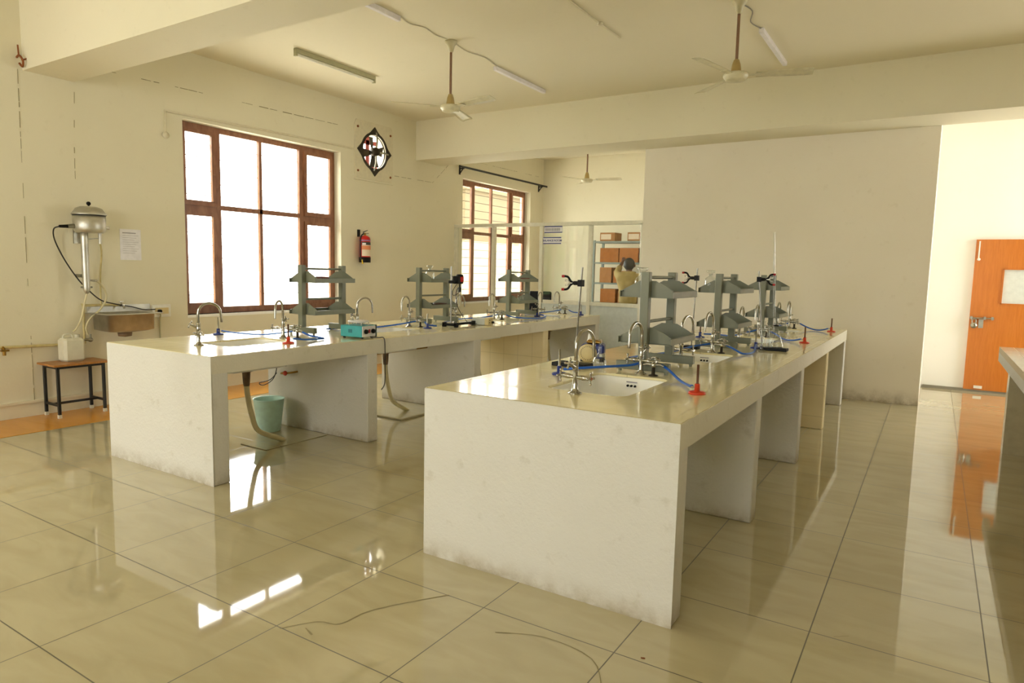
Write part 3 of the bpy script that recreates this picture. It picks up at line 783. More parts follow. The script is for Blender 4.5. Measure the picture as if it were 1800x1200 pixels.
# overhead stirrer on a black H-foot stand
st = thing('overhead_stirrer', 'red and black stirrer motor clamped to a black-footed stand', 'stirrer', (-4.13, 5.55, .85))
b = MB(); b.bbox(-.09, .09, -.17, -.125, .012, .035, .003); b.bbox(-.012, .03, -.15, .25, .014, .036, .003)
for x, y in ((-.075, -.15), (.075, -.15), (.01, .24)): b.bbox(x-.016, x+.016, y-.02, y+.02, 0, .045, .003)
b.build('foot_frame', 'blackp', st)
MB().cyl((-.0, -.14, .03), (-.0, -.14, .61), .009, n=14).build('rod', 'rod', st)
b = MB(); b.box(-.02, .02, -.16, -.12, .44, .47); b.cyl((0, -.14, .455), (.0, -.02, .455), .009, n=10); b.build('boss_head', 'blackp', st)
b = MB(); b.lathe([(0, 0), (.03, 0), (.038, .008), (.038, .025), (.0, .025)], (0, .0, .435), (0, 0, 1), 20); b.lathe([(0, .075), (.038, .075), (.038, .09), (.03, .105), (.0, .108)], (0, .0, .425), (0, 0, 1), 20); b.bbox(-.035, .035, -.075, -.028, .435, .515, .006)
b.build('motor_cap', 'blackp', st)
MB().lathe([(.0, .025), (.041, .025), (.041, .078), (.0, .078)], (0, 0, .43), (0, 0, 1), 24).build('motor_body', 'red', st)
b = MB(); b.cyl((0, 0, .40), (0, 0, .435), .008, n=10); b.cyl((0, 0, .35), (0, 0, .40), .016, n=12); b.build('chuck', 'blackp', st)
MB().cyl((0, 0, .20), (0, 0, .36), .003, n=8).build('stirring_rod', 'rod', st)
MB().tube([(-.0, -.05, .43), (-.02, -.09, .36), (.03, -.14, .32), (.05, -.08, .35), (.02, -.04, .40), (.0, -.06, .34), (.0, -.03, .2), (.05, .05, .06), (.06, .12, .012), (.04, .26, .012)], .0035, n=6, sub=6).build('power_cable', 'cable', st)
cb = thing('control_box', 'cream and grey speed control box beside the stand foot', 'control box', (-4.00, 5.87, .85), .1)
MB().bbox(-.15, .0, -.055, .055, .004, .075, .004).build('housing', 'panel', cb)
MB().bbox(-.0, .045, -.055, .055, .004, .078, .003).build('front_panel', 'box_cream', cb)
b = MB(); b.cyl((.045, .028, .03), (.065, .028, .03), .013, n=14); b.cyl((.045, -.025, .055), (.048, -.025, .055), .006, n=10); b.cyl((.045, -.025, .03), (.048, -.025, .03), .006, n=10); b.cyl((.045, .02, .06), (.048, .02, .06), .004, n=10)
b.build('knob', 'blackp', cb)

# teal stirrer box
sb = thing('hotplate_stirrer', 'teal box stirrer with black knobs and red switch', 'stirrer', (-4.035, 4.03, .85), .08)
MB().bbox(-.125, .10, -.085, .085, .012, .105, .004).build('case', 'teal', sb)
MB().bbox(.1, .108, -.083, .083, .014, .103, .003).build('front_panel', 'silver', sb)
MB().box(-.125, .112, .083, .092, .01, .108).build('rear_edge', 'dgreen', sb)
for y in (-.045, .045): MB().lathe([(0, 0), (.02, 0), (.018, .016), (0, .017)], (.108, y, .058), (1, 0, 0), 16).build('knob', 'blackp', sb)
MB().box(.108, .113, -.009, .009, .045, .075).build('power_switch', 'redtip', sb)
MB().box(-.04, .0, -.087, -.085, .045, .075).build('vent_grille', 'teal2', sb)
for x, y in ((-.1, -.065), (.085, -.065), (.085, .065), (-.1, .065)): MB().cyl((x, y, 0), (x, y, .014), .012, .009, n=12).build('rubber_foot', 'rubber', sb)
b = MB()
for x, y in ((-.07, -.04), (.06, -.04), (.06, .05), (-.07, .05)): b.cyl((x, y, .105), (x, y, .13), .005, n=8)
b.build('plate_post', 'dull_metal', sb)
MB().lathe([(0, .13), (.085, .13), (.088, .136), (.085, .142), (0, .142)], (-.005, .0, 0), (0, 0, 1), 32).build('heating_plate', 'silver', sb)
for x, y, w_ in ((-.05, -.03, 'left'), (-.02, -.05, 'right')):
    tag(MB().lathe([(0, 0), (.011, 0), (.011, .03), (.012, .031)], n=14).build('glass_vial', 'lab'), f'{w_} of two small glass vials on the teal stirrer plate', 'vial', 'vials on the stirrer plate', (-4.035+x, 4.03+y, .992))
tag(MB().tube([(-3.93, 4.05, .862), (-3.88, 4.10, .856), (-3.838, 4.12, .85), (-3.836, 4.13, .74), (-3.84, 4.135, .6), (-3.84, 4.13, .47), (-3.85, 4.1, .42)], .0045, n=8, sub=5).build('power_cable', 'cable'), 'black cable hanging over the bench edge from the teal stirrer', 'cable')

# blue dial instrument on the back edge of the nearer bench
bm = thing('blue_instrument', 'blue bench instrument with round cream dial behind the flask', 'instrument', (-1.90, 4.02, .85), .35)
MB().bbox(-.06, .09, -.07, .07, .02, .115, .012).build('housing', 'blue', bm)
MB().lathe([(0, 0), (.058, 0), (.06, .012), (.05, .018), (0, .018)], (-.015, -.07, .058), (0, -1, 0), 30).build('dial', 'box_cream', bm)
b = MB()
for k in range(24):
    t = 2*pi*k/24; b.box(-.015+.044*cos(t)-.0012, -.015+.044*cos(t)+.0012, -.0895, -.088, .058+.044*sin(t)-.004, .058+.044*sin(t)+.004)
b.build('dial_marks', 'blackp', bm)
MB().bbox(-.03, .07, -.05, .05, .115, .14, .01).build('top_plate', 'brass', bm)
MB().bbox(.055, .095, -.072, .0, .03, .06, .006).build('side_bracket', 'dull_metal', bm)
for x, y in ((-.05, -.05), (.075, -.05), (.075, .055), (-.05, .055)): MB().cyl((x, y, 0), (x, y, .03), .014, n=12).build('rubber_foot', 'rubber', bm)
wb = thing('wash_bottle', 'white nozzle bottle standing behind the blue instrument', 'bottle', (-1.97, 4.14, .85))
MB().lathe([(0, 0), (.03, 0), (.034, .01), (.034, .09), (.02, .115), (.013, .13), (.012, .15), (.004, .18), (0, .19)], n=20).build('body', 'white', wb)

# ------------------------------------------------------------------ below the benches
def waste(x, y, fx, fy, label):
    o = MB().tube([(x, y, .51), (x+.0, y+.01, .42), (x+.0, y+.04, .28), (x-.0, y+.10, .14), (fx, fy-.06, .04), (fx, fy, .006)], .02, n=12, sub=6).build('waste_hose', 'vhose')
    return tag(o, label, 'hose', 'cream waste hoses under the sinks')
waste(-4.41, 3.215, -4.43, 3.575, 'cream waste hose curving down beside the aqua bucket')
waste(-4.41, 4.755, -4.39, 5.065, 'cream waste hose under the second window-side sink')
waste(-4.41, 6.28, -4.41, 6.55, 'cream waste hose under the third window-side sink')
waste(-4.41, 7.955, -4.41, 8.15, 'cream waste hose under the farthest window-side sink')
for i, (a, b_) in enumerate(nb_s): waste(-1.415, (a+b_)/2, -1.47, (a+b_)/2+.22, f'cream waste hose under the {ORD[i]} sink of nearer bench')
tag(MB().bbox(-4.62, -4.30, 3.30, 3.92, 0, .008, .003).build('floor_tile', 'floor'), 'loose raised tile on the floor where the first waste hose ends', 'tile')
tag(MB().bbox(-4.50, -4.16, 4.70, 5.25, 0, .02, .004).build('floor_tile', 'floor'), 'loose raised tile on the floor under the second waste hose', 'tile')
bk = thing('waste_bucket', 'translucent aqua bucket with square label under window-side bench', 'bucket', (-4.83, 3.74, 0))
MB().lathe([(0, 0), (.092, 0), (.097, .01), (.128, .275), (.134, .28), (.132, .286), (.122, .278), (.092, .02), (0, .016)], n=36).build('body', 'bucket', bk)
b = MB(); b.box(.02, .055, -.1215, -.120, .175, .215); lo = b.build('label', 'ink', bk); lo.rotation_euler = (RD(-6), 0, RD(14))
vp = thing('pipe_valve', 'small red-handled valve on the pier under window-side bench', 'valve', (-4.78, 3.93, .48))
MB().tube([(-.1, 0, 0), (-.08, -.03, 0), (.0, -.035, .01), (.08, -.035, .025), (.1, 0, .03)], .009, n=10, sub=2).build('pipe', 'brass', vp)
MB().lathe([(0, 0), (.02, 0), (.022, .012), (.016, .02), (0, .02)], (.0, -.045, .012), (0, -1, .0), 16).build('handwheel', 'redp', vp)
tag(MB().tube([(-4.92, 3.9, .48), (-4.95, 3.85, .42), (-5.03, 3.8, .39), (-5.0, 3.82, .37), (-4.92, 3.86, .43), (-4.85, 3.85, .56), (-4.84, 3.85, .73)], .004, n=6, sub=6).build('cable_loop', 'cable'), 'thin dark cable looping beside the red-handled valve', 'cable')
tag(MB().cyl((-4.55, 4.062, .60), (-4.45, 5.42, .62), .014, n=10).build('supply_pipe', 'brass'), 'brassy pipe running under the window-side bench', 'pipe')

# ------------------------------------------------------------------ window-wall fittings
di = thing('water_still', 'stainless wall-mounted water distiller with black knob on lid', 'water still', (-6.78, 3.278, 0))
MB().lathe([(0, 1.70), (.11, 1.70), (.125, 1.712), (.135, 1.74), (.137, 1.868), (.0, 1.868)], n=36).build('boiler', 'steel', di)
lid = MB().lathe([(.146, 1.866), (.146, 1.876), (.132, 1.89), (.11, 1.925), (.07, 1.943), (.02, 1.948), (0, 1.948)], n=36).build('lid', 'steel', di)
MB().sphere((0, 0, 1.972), .019).cyl((0, 0, 1.945), (0, 0, 1.96), .008, n=10).build('lid_knob', 'blackp', lid)
MB().lathe([(.0, 1.70), (.03, 1.70), (.032, 1.66), (.031, 1.20), (.03, 1.17), (.022, 1.14), (.012, 1.13), (0, 1.13)], (-.0, -.05, 0), (0, 0, 1), 20).build('condenser', 'steel', di)
b = MB(); b.cyl((0, -.13, 1.755), (0, -.19, 1.75), .022, .018, n=14); b.build('heater_socket', 'dull_metal', di)
MB().cyl((0, -.185, 1.75), (0, -.26, 1.745), .016, .012, n=12).build('plug', 'blackp', di)
b = MB(); b.cyl((0, .13, 1.76), (0, .175, 1.756), .018, n=12); b.tube([(0, .09, 1.70), (0, .09, 1.63), (0, .09, 1.60)], .014, n=10); b.cyl((0, -.02, 1.64), (0, .09, 1.655), .005, n=8); b.build('overflow_pipe', 'steel', di)
b = MB(); b.box(-.18, -.02, -.02, .02, 1.72, 1.76); b.box(-.19, -.175, -.06, .06, 1.6, 1.85); b.box(-.18, -.03, -.06, -.04, 1.28, 1.31); b.build('wall_bracket', 'dull_metal', di)
b = MB(); b.cyl((0, -.03, 1.255), (0, .045, 1.25), .009, n=8); b.cyl((0, -.1, 1.19), (0, -.0, 1.19), .008, n=8); b.build('water_inlet', 'dull_metal', di)
tag(MB().tube([(-6.78, 3.03, 1.745), (-6.82, 2.99, 1.72), (-6.88, 3.02, 1.62), (-6.9, 3.10, 1.45), (-6.9, 3.2, 1.28), (-6.88, 3.28, 1.17), (-6.88, 3.4, 1.06), (-6.9, 3.55, 1.015), (-6.9, 3.7, .985), (-6.9, 3.83, .95), (-6.94, 3.97, .945), (-6.95, 4.0, .95)], .006, n=8, sub=6).build('power_cable', 'cable'), 'dark cable drooping from the still across the sink to the socket', 'cable')
tag(MB().tube([(-6.78, 3.31, 1.25), (-6.82, 3.36, 1.23), (-6.86, 3.43, 1.16), (-6.86, 3.44, 1.07), (-6.86, 3.38, .97), (-6.86, 3.29, .89), (-6.88, 3.255, .8), (-6.88, 3.27, .73)], .009, n=8, sub=6).build('cream_hose', 'vhose'), 'cream hose looping from the still down to the small cock', 'hose')
tag(MB().tube([(-6.78, 3.228, 1.13), (-6.79, 3.21, 1.05), (-6.8, 3.18, .9), (-6.8, 3.13, .8), (-6.8, 3.10, .78)], .008, n=8, sub=6).build('drip_hose', 'vhose'), 'pale hose dripping from the still into the jerrycan', 'hose')
tag(MB().tube([(-6.78, 3.368, 1.60), (-6.85, 3.41, 1.5), (-6.93, 3.43, 1.3), (-6.93, 3.425, 1.02)], .008, n=8, sub=4).build('supply_hose', 'pipe'), 'thin cream pipe dropping from the still overflow to the sink tap', 'pipe')
yp = thing('water_pipe', 'cream painted water pipe elbow left of the steel wall sink', 'pipe', (XW, 3.265, 0))
MB().tube([(.03, 0, .64), (.03, 0, .99), (.03, .02, 1.008), (.03, .36, 1.002)], .012, n=10, sub=2).build('riser', 'pipe', yp)
b = MB(); b.cyl((.03, .35, 1.0), (.09, .35, 1.0), .012, n=10); b.cyl((.09, .35, 1.0), (.10, .35, .97), .01, n=10); b.cyl((.05, .35, 1.0), (.05, .35, 1.035), .008, n=8); b.box(.045, .055, .33, .37, 1.035, 1.042); b.build('bib_tap', 'chrome', yp)
b = MB(); b.cyl((.03, .0, .68), (.09, .02, .68), .013, n=10); b.sphere((.1, .02, .68), .022); b.cyl((.1, .02, .70), (.1, .02, .735), .01, n=8); b.build('angle_cock', 'dull_metal', yp)
wp = thing('water_pipe', 'cream pipe running low along the wall behind the stool', 'pipe', (XW, 1.2, .66))
MB().cyl((.03, 0, .035), (.03, 2.06, -.02), .013, n=12).build('pipe', 'pipe', wp)
b = MB(); b.cyl((.03, 1.385, .0), (.06, 1.385, -.03), .014, n=10); b.cyl((.06, 1.385, -.03), (.06, 1.385, -.07), .014, n=10); b.box(.045, .075, 1.36, 1.42, -.035, -.02); b.build('bib_tap', 'brass', wp)
ws = thing('wall_sink', 'stainless steel sink hung on the wall below the still', 'sink', (XW, 3.31, .93))
b = MB()
rr = [[(.02, .03), (.39, .03), (.39, .50), (.02, .50)], [(.03, .04), (.38, .04), (.38, .49), (.03, .49)]]
def ring4(i, x0, x1, y0, y1, z): return [(x0, y0, z), (x1, y0, z), (x1, y1, z), (x0, y1, z)]
def rr_loc(x0, x1, y0, y1, r, z):
    return [(p[0]+(x0+x1)/2, p[1]+(y0+y1)/2, z) for p in rrect(x1-x0, y1-y0, r, 0)] if False else [((x0+x1)/2+p[0], (y0+y1)/2+p[1], z) for p in rrect(x1-x0, y1-y0, r, 0)]
rings = [rr_loc(.0, .40, -.02, .53, .01, 0), rr_loc(.0, .40, -.02, .53, .01, .006), rr_loc(.04, .36, .03, .47, .05, .006), rr_loc(.045, .355, .035, .465, .05, -.15), rr_loc(.08, .32, .07, .43, .05, -.165), rr_loc(.18, .22, .23, .27, .015, -.168)]
n = len(rings[0]); v = [p for q in rings for p in q]
b.add(v, [(k*n+i, k*n+(i+1) % n, (k+1)*n+(i+1) % n, (k+1)*n+i) for k in range(len(rings)-1) for i in range(n)], True)
rings = [rr_loc(.0, .40, -.02, .53, .01, 0), rr_loc(.03, .37, .02, .48, .05, -.003), rr_loc(.033, .367, .024, .476, .05, -.155), rr_loc(.08, .32, .07, .43, .05, -.172), rr_loc(.17, .23, .22, .28, .02, -.19), rr_loc(.17, .23, .22, .28, .02, -.21)]
v = [p for q in rings for p in q]
b.add(v, [(k*n+i, (k+1)*n+i, (k+1)*n+(i+1) % n, k*n+(i+1) % n) for k in range(len(rings)-1) for i in range(n)], True)
b.build('basin', 'steel', ws)
MB().box(0, .006, -.0, .62, .0, .075).build('splash_plate', 'steel', ws)
MB().lathe([(0, -.235), (.06, -.225), (.065, -.19), (.0, -.18)], (.2, .25, 0), (0, 0, 1), 20).build('drain', 'brownflange', ws)
so = thing('socket_board', 'white wall socket board with black plug right of the steel sink', 'socket', (XW, 4.045, .925))
MB().bbox(0, .03, -.10, .10, -.065, .068, .004).build('plate', 'white', so)
MB().box(.03, .034, -.075, .07, -.03, .035).build('socket_face', 'box_cream', so)
MB().cyl((.034, -.035, .0), (.065, -.035, .0), .018, n=14).build('plug', 'blackp', so)
MB().tube([(.05, -.035, -.01), (.05, -.03, -.05), (.02, -.02, -.09), (.012, -.02, -.3), (.012, -.02, -.9)], .007, n=8, sub=3).build('conduit', 'batten', so)
nt_ = thing('paper_notice', 'white paper notice taped to the wall beside the still', 'notice', (XW, 3.755, 1.61))
MB().box(.002, .006, -.105, .105, -.155, .155).build('sheet', 'paper', nt_)
b = MB(); b.box(.006, .0065, -.08, .055, .112, .122)
for k in range(9): b.box(.006, .0065, -.08, .08-(k % 3)*.02, .09-k*.022, .0925-k*.022)
b.build('faint_print', 'inkg', nt_)
# stool and jerrycan
sl = thing('stool', 'small black-framed stool with wooden top by the wall', 'stool', (-6.79, 3.085, 0))
MB().bbox(-.165, .165, -.235, .26, .478, .497, .003).build('seat', 'plywood', sl)
for i, (x, y) in enumerate(((-.125, -.19), (.125, -.19), (-.125, .205), (.125, .205))):
    lo = MB().bbox(x-.012, x+.012, y-.012, y+.012, .02, .478, .002).build('leg', 'black', sl)
    MB().bbox(x-.015, x+.015, y-.015, y+.015, 0, .035, .003).build('leg_cap', 'legcap', lo)
b = MB()
for x in (-.125, .125): b.box(x-.01, x+.01, -.19, .205, .455, .478)
for y in (-.19, .205): b.box(-.125, .125, y-.01, y+.01, .455, .478)
b.build('seat_frame', 'black', sl)
for y in (-.19, .205): MB().box(-.125, .125, y-.009, y+.009, .11, .13).build('rail', 'black', sl)
MB().box(-.01, .01, -.19, .205, .11, .13).build('rail', 'black', sl)
jc = thing('jerrycan', 'milky plastic water can standing on the stool', 'can', (-6.82, 3.09, .497))
MB().bbox(-.075, .075, -.09, .09, 0, .22, .02).build('body', 'jerry', jc)
b = MB(); b.cyl((0, .05, .215), (0, .05, .25), .024, n=16); b.tube([(0, -.07, .21), (0, -.06, .25), (0, -.0, .255), (0, .015, .22)], .009, n=8, sub=3); b.build('neck', 'jerry', jc)

# fire extinguisher
fe = thing('fire_extinguisher', 'red fire extinguisher with black base hung beside the big window', 'fire extinguisher', (XW+.09, 6.99, 1.5))
MB().lathe([(0, .02), (.073, .02), (.078, .03), (.078, .33), (.07, .355), (.04, .372), (.02, .38), (0, .382)], n=32).build('cylinder', 'red', fe)
MB().lathe([(0, .0), (.078, 0), (.0815, .005), (.0815, .075), (.0, .075)], n=32).build('base_cap', 'blackp', fe)
def arcpatch(r, a0, a1, z0, z1, n=10):
    m = MB(); v = []
    for k in range(n+1):
        t = a0+(a1-a0)*k/n
        for z in (z0, z1): v.append((r*cos(t), r*sin(t), z))
    m.add(v, [(2*k, 2*k+2, 2*k+3, 2*k+1) for k in range(n)], True); return m
A0, A1 = -1.35, .75
arcpatch(.0795, A0, A1, .09, .245).build('instruction_label', 'label', fe)
arcpatch(.0805, A0, A1, .18, .235).build('orange_panel', 'labelo', fe)
arcpatch(.0795, A0, A1, .247, .287).build('dark_header', 'labeld', fe)
arcpatch(.0803, A0+.1, A0+.75, .25, .272).build('white_mark', 'paper', fe)
arcpatch(.0795, -2.6, 2.6, .303, .315, 24).build('stripe', 'labelb', fe)
b = MB(); b.cyl((0, 0, .375), (0, 0, .41), .018, n=12); b.build('valve', 'brass', fe)
b = MB(); b.box(-.008, .008, -.03, .07, .408, .415); b.prism([(-.03, .418), (.05, .45), (.055, .458), (-.03, .43)], (.008, 0, 0), (0, 1, 0), (0, 0, 1), -.016)
b.build('lever', 'black', fe)
MB().tube([(0, -.0, .40), (-.0, -.05, .39), (.0, -.085, .33), (.0, -.092, .2), (.0, -.085, .08), (.02, -.07, .02)], .009, n=8, sub=5).build('hose', 'black', fe)
MB().cyl((.02, -.07, .04), (.025, -.066, -.02), .013, n=10).build('nozzle', 'yellow', fe)
MB().box(-.09, -.06, -.06, -.03, .36, .46).build('wall_hook', 'black', fe)

# exhaust fan
ef = thing('exhaust_fan', 'dark exhaust fan in a diamond frame on a square cream board', 'exhaust fan', (XW, 7.26, 3.08))
b = MB(); n = 48; v = []
for k in range(n):
    t = 2*pi*(k+.5)/n; c, s_ = cos(t), sin(t); q = min(.385/max(abs(c), 1e-6), .40/max(abs(s_), 1e-6))
    for xx in (0, .018): v += [(xx, .238*c, .238*s_), (xx, q*c, q*s_)]
b.add(v, [g for k in range(n) for a in (4*k,) for d_ in (4*((k+1) % n),) for g in ((a+2, a+3, d_+3, d_+2), (a, d_, d_+1, a+1), (a+1, d_+1, d_+3, a+3), (a, a+2, d_+2, d_))])
b.build('mounting_board', 'board', ef)
b = MB(); n = 48; R0 = .236; H = .345; v = []
for k in range(n):
    t = 2*pi*k/n; c, s_ = cos(t), sin(t)
    ro = max(.27, H/(abs(c)+abs(s_)))
    for xx in (.018, .03): v += [(xx, R0*c, R0*s_), (xx, ro*c, ro*s_)]
f_ = []
for k in range(n):
    a = 4*k; d_ = 4*((k+1) % n); f_ += [(a+2, a+3, d_+3, d_+2), (a, d_, d_+1, a+1), (a+1, d_+1, d_+3, a+3), (a, a+2, d_+2, d_)]
b.add(v, f_); fr = b.build('diamond_frame', 'fandark', ef)
MB().lathe([(.237, -.02), (.241, -.02), (.241, .03), (.237, .03)], (-.0, 0, 0), (1, 0, 0), 40).build('collar', 'fandark', ef)
b = MB()
for k in range(4):
    t = RD(12 + 90*k)
    e = Vector((0, cos(t), sin(t))); g_ = Vector((.35, -sin(t), cos(t))).normalized()
    p = [e*.05-g_*.03, e*.20-g_*.085, e*.22+g_*.06, e*.06+g_*.04]
    off = Vector((-.02, 0, 0)); q = [x+off for x in p] + [x+off+Vector((.004, 0, 0)) for x in p]
    b.add(q, [(0, 1, 2, 3), (7, 6, 5, 4), (0, 4, 5, 1), (1, 5, 6, 2), (2, 6, 7, 3), (3, 7, 4, 0)])
b.build('blades', 'blade_dark', ef)
MB().lathe([(0, -.05), (.06, -.05), (.065, .02), (.05, .06), (0, .065)], (.02, 0, .0), (1, 0, 0), 20).build('motor', 'fandark', ef)
b = MB()
for t in (RD(85), RD(-95), RD(0)): b.tube([(.05, .05*cos(t), .05*sin(t)), (.06, .16*cos(t), .16*sin(t)), (.03, .27*cos(t), .27*sin(t))], .012, n=8, sub=2)
b.build('support_arm', 'dull_metal', ef)
b = MB()
for y, z in ((-.33, .3), (.33, .28), (-.33, -.3), (.33, -.32)): b.cyl((.018, y, z), (.028, y, z), .016, n=10)
b.build('bolt', 'rust', ef)
MB().box(0, .035, -.39, .39, -.425, -.405).build('lower_ledge', 'wall', ef)
b = MB()
for z in (.16, -.20): b.box(-.18, -.17, -.25, .25, z-.03, z+.03)
b.box(-.18, -.17, .02, .09, -.25, .25)
b.build('outer_shutter', 'louvre', ef)

hk = MB()
hk.tube([(XW, 2.83, 3.20), (XW+.05, 2.83, 3.21), (XW+.09, 2.84, 3.16), (XW+.05, 2.85, 3.12), (XW+.02, 2.84, 3.15)], .009, n=8, sub=4)
hk.tube([(XW+.04, 2.83, 3.21), (XW+.03, 2.83, 3.3)], .007, n=8); hk.tube([(XW+.06, 2.84, 3.17), (XW+.10, 2.9, 3.2)], .007, n=8)
tag(hk.build('wall_hook', 'rust'), 'rusty bent hook in the wall corner under the near ceiling beam', 'hook')
# surface conduits and a dark crack line high on the window wall
def run(pts, r, label, mat='wall', name='wall_conduit'):
    if mat == 'stain':                                   # a joint shows only in broken dashes
        m_ = MB(); P_ = [Vector(p) for p in pts]
        for a, b in zip(P_, P_[1:]):
            L_ = (b-a).length; t = 0
            while t < L_:
                e = min(L_, t+random.uniform(.03, .16))
                if random.random() < .72: m_.cyl(a+(b-a)*(t/L_), a+(b-a)*(e/L_), r*random.uniform(.4, 1.1), n=5)
                t = e + random.uniform(.0, .05)
        o = m_.build(name, mat); o['kind'] = 'structure'
        return tag(o, label, 'wall joint')
    return tag(MB().tube(pts, r, n=6).build(name, mat), label, 'conduit')
c_ = XW+.008
run([(c_, 4.16, 2.80), (c_, 4.16, 3.017), (c_, 5.5, 3.045), (c_, 6.87, 3.065)], .011, 'cream conduit running over the big window towards the exhaust fan', 'board')
tag(MB().lathe([(0, 0), (.035, 0), (.035, .02), (0, .022)], (0, 0, 0), (1, 0, 0), 18).build('junction_box', 'board'), 'small round junction box left of the big window', 'junction box', None, (XW, 4.16, 2.77))
run([(XW+.002, 3.45, 3.275), (XW+.002, 4.5, 3.295), (XW+.002, 5.6, 3.315), (XW+.002, 6.85, 3.34)], .004, 'thin dark joint line high on the window wall', 'stain', 'wall_joint')
run([(XW+.002, 2.822, 0.15), (XW+.002, 2.82, 1.5), (XW+.002, 2.83, 3.1)], .0025, 'thin vertical joint at the left end of the window wall', 'stain', 'wall_joint')
run([(XW+.002, 3.258, 1.98), (XW+.002, 3.265, 2.5), (XW+.002, 3.29, 3.09)], .0025, 'thin vertical joint in the wall above the still', 'stain', 'wall_joint')
run([(XW+.004, 7.7, 2.80), (XW+.004, 8.6, 2.81), (XW+.004, 9.2, 3.30), (XW+.004, 12.1, 3.33)], .003, 'faint joint line on the wall behind the far beam', 'stain', 'wall_joint')

# curtain rod
cr = thing('curtain_rod', 'black curtain rod above the barred window of the glazed room', 'curtain rod', (XW+.09, 9.2, 3.15))
MB().cyl((0, 0, 0), (0, 2.98, .0), .018, n=12).build('rod', 'black', cr)
for y in (.12, 2.8):
    b = MB(); b.box(-.09, -.08, y-.02, y+.02, -.12, .02); b.box(-.085, .01, y-.01, y+.01, -.03, -.012); b.prism([(-.085, -.10), (-.07, -.10), (-.01, -.03), (-.03, -.03)], (0, y+.008, 0), (1, 0, 0), (0, 0, 1), .012); b.build('bracket', 'black', cr)

# ------------------------------------------------------------------ ceiling fittings
def batten(x, y0, y1, label, mat='batten', tube=True):
    root = thing('tube_light', label, 'tube light', (x, y0, ZC), 0, 'unlit tube lights on the ceiling')
    MB().bbox(-.022, .022, 0, y1-y0, -.045, -.0, .004).build('housing', mat, root)
    if tube:
        MB().cyl((0, .03, -.062), (0, y1-y0-.03, -.062), .014, n=14).build('tube', 'tube', root)
        b = MB()
        for y in (.012, y1-y0-.012): b.box(-.018, .018, y-.012, y+.012, -.08, -.04)
        b.build('end_holder', mat, root)
    return root
batten(-5.83, 4.91, 6.09, 'unlit tube light nearest the window wall')
batten(-4.275, 3.62, 4.78, 'white tube light partly hidden by the near ceiling beam', 'batten_white', False)
batten(-4.33, 6.42, 7.54, 'white tube light beyond the left ceiling fan', 'batten_white', False)
batten(-1.52, 6.60, 7.74, 'white tube light beyond the right ceiling fan', 'batten_white', False)
tag(MB().tube([(-2.76, 4.0, ZC-.008), (-2.76, 5.79, ZC-.008), (-2.75, 6.22, ZC-.008)], .008, n=6).build('ceiling_conduit', 'board'), 'thin cream conduit on the ceiling between the two fans', 'conduit')
tag(MB().lathe([(0, 0), (.03, 0), (.03, -.02), (0, -.022)], n=16).build('junction_box', 'board'), 'round junction box on the ceiling conduit between the fans', 'junction box', None, (-2.76, 5.79, ZC))
def cab(pts, label, mat='cable_white'):
    tag(MB().tube(pts, .005, n=6, sub=4).build('ceiling_cable', mat), label, 'cable')
z = ZC-.006
cab([(-4.26, 4.78, z), (-4.30, 4.95, z), (-4.24, 5.1, z), (-4.28, 5.3, z), (-4.25, 5.45, z)], 'wavy cable from near tube light to the left fan')
cab([(-4.26, 5.6, z), (-4.30, 5.85, z), (-4.25, 6.1, z), (-4.31, 6.42, z)], 'cable from the left fan to the tube light beyond')
cab([(-1.54, 5.95, z), (-1.50, 6.15, z), (-1.57, 6.4, z), (-1.52, 6.62, z)], 'dark wavy cable from right fan to its tube light', 'greypipe')

def make_fan(name_loc, label, zm, ang, hood='fanhood', droop=.0):
    x, y = name_loc
    root = thing('ceiling_fan', label, 'ceiling fan', (x, y, zm), RD(ang), 'three-blade ceiling fans')
    H = ZC-zm
    MB().lathe([(.0, H), (.062, H), (.06, H-.02), (.035, H-.05), (.022, H-.105), (.012, H-.11), (0, H-.11)], n=24).build('canopy', 'fan', root)
    MB().cyl((0, 0, .10), (0, 0, H-.1), .0125, n=14).build('down_rod', 'fanrod', root)
    MB().lathe([(.013, .15), (.022, .145), (.034, .11), (.042, .055), (.046, .04), (.0, .038)], n=24).build('hood', hood, root)
    MB().lathe([(0, .042), (.06, .042), (.098, .034), (.102, .02), (.1, .005), (.09, -.004), (.086, -.016), (.07, -.024), (.03, -.03), (0, -.031)], n=36).build('motor', 'fan', root)
    for k in range(3):
        t = 2*pi*k/3; e = Vector((cos(t), sin(t), 0)); g_ = Vector((-sin(t), cos(t), 0)); u = Vector((0, 0, 1))
        bl = MB()
        def pt(r_, w, dz): return e*r_ + g_*w + u*(dz + w*-.22 - droop*r_)
        outline = []
        N_ = 8; v = []
        for i in range(N_+1):
            s_ = i/N_; rr_ = .16 + .44*s_; wd = .045 + .018*s_ if i < N_ else .052
            for w in (-wd, -wd*.4, wd*.4, wd):
                v.append(pt(rr_, w, .024 + .006*(1-(w/wd)**2)))
        m0 = len(v); v += [p_-u*.003 for p_ in v]
        f_ = []
        for i in range(N_):
            for j in range(3):
                a = i*4+j; f_.append((a, a+4, a+5, a+1)); f_.append((m0+a, m0+a+1, m0+a+5, m0+a+4))
            for j in (0, 3): a = i*4+j; f_.append((a, m0+a, m0+a+4, a+4) if j == 0 else (a, a+4, m0+a+4, m0+a))
        for i in (0, N_):
            for j in range(3): a = i*4+j; f_.append((a, a+1, m0+a+1, m0+a))
        bl.add(v, f_, True)
        bo = bl.build('blade', 'fan', root)
        br = MB().prism([(.07, -.02), (.2, -.03), (.2, .03), (.07, .02)], (0, 0, .016), e, g_, .005); br.build('blade_iron', 'fan', bo)
    return root
make_fan((-4.26, 5.53), 'cream ceiling fan on the left, dark grimy hood', 3.03, -131)
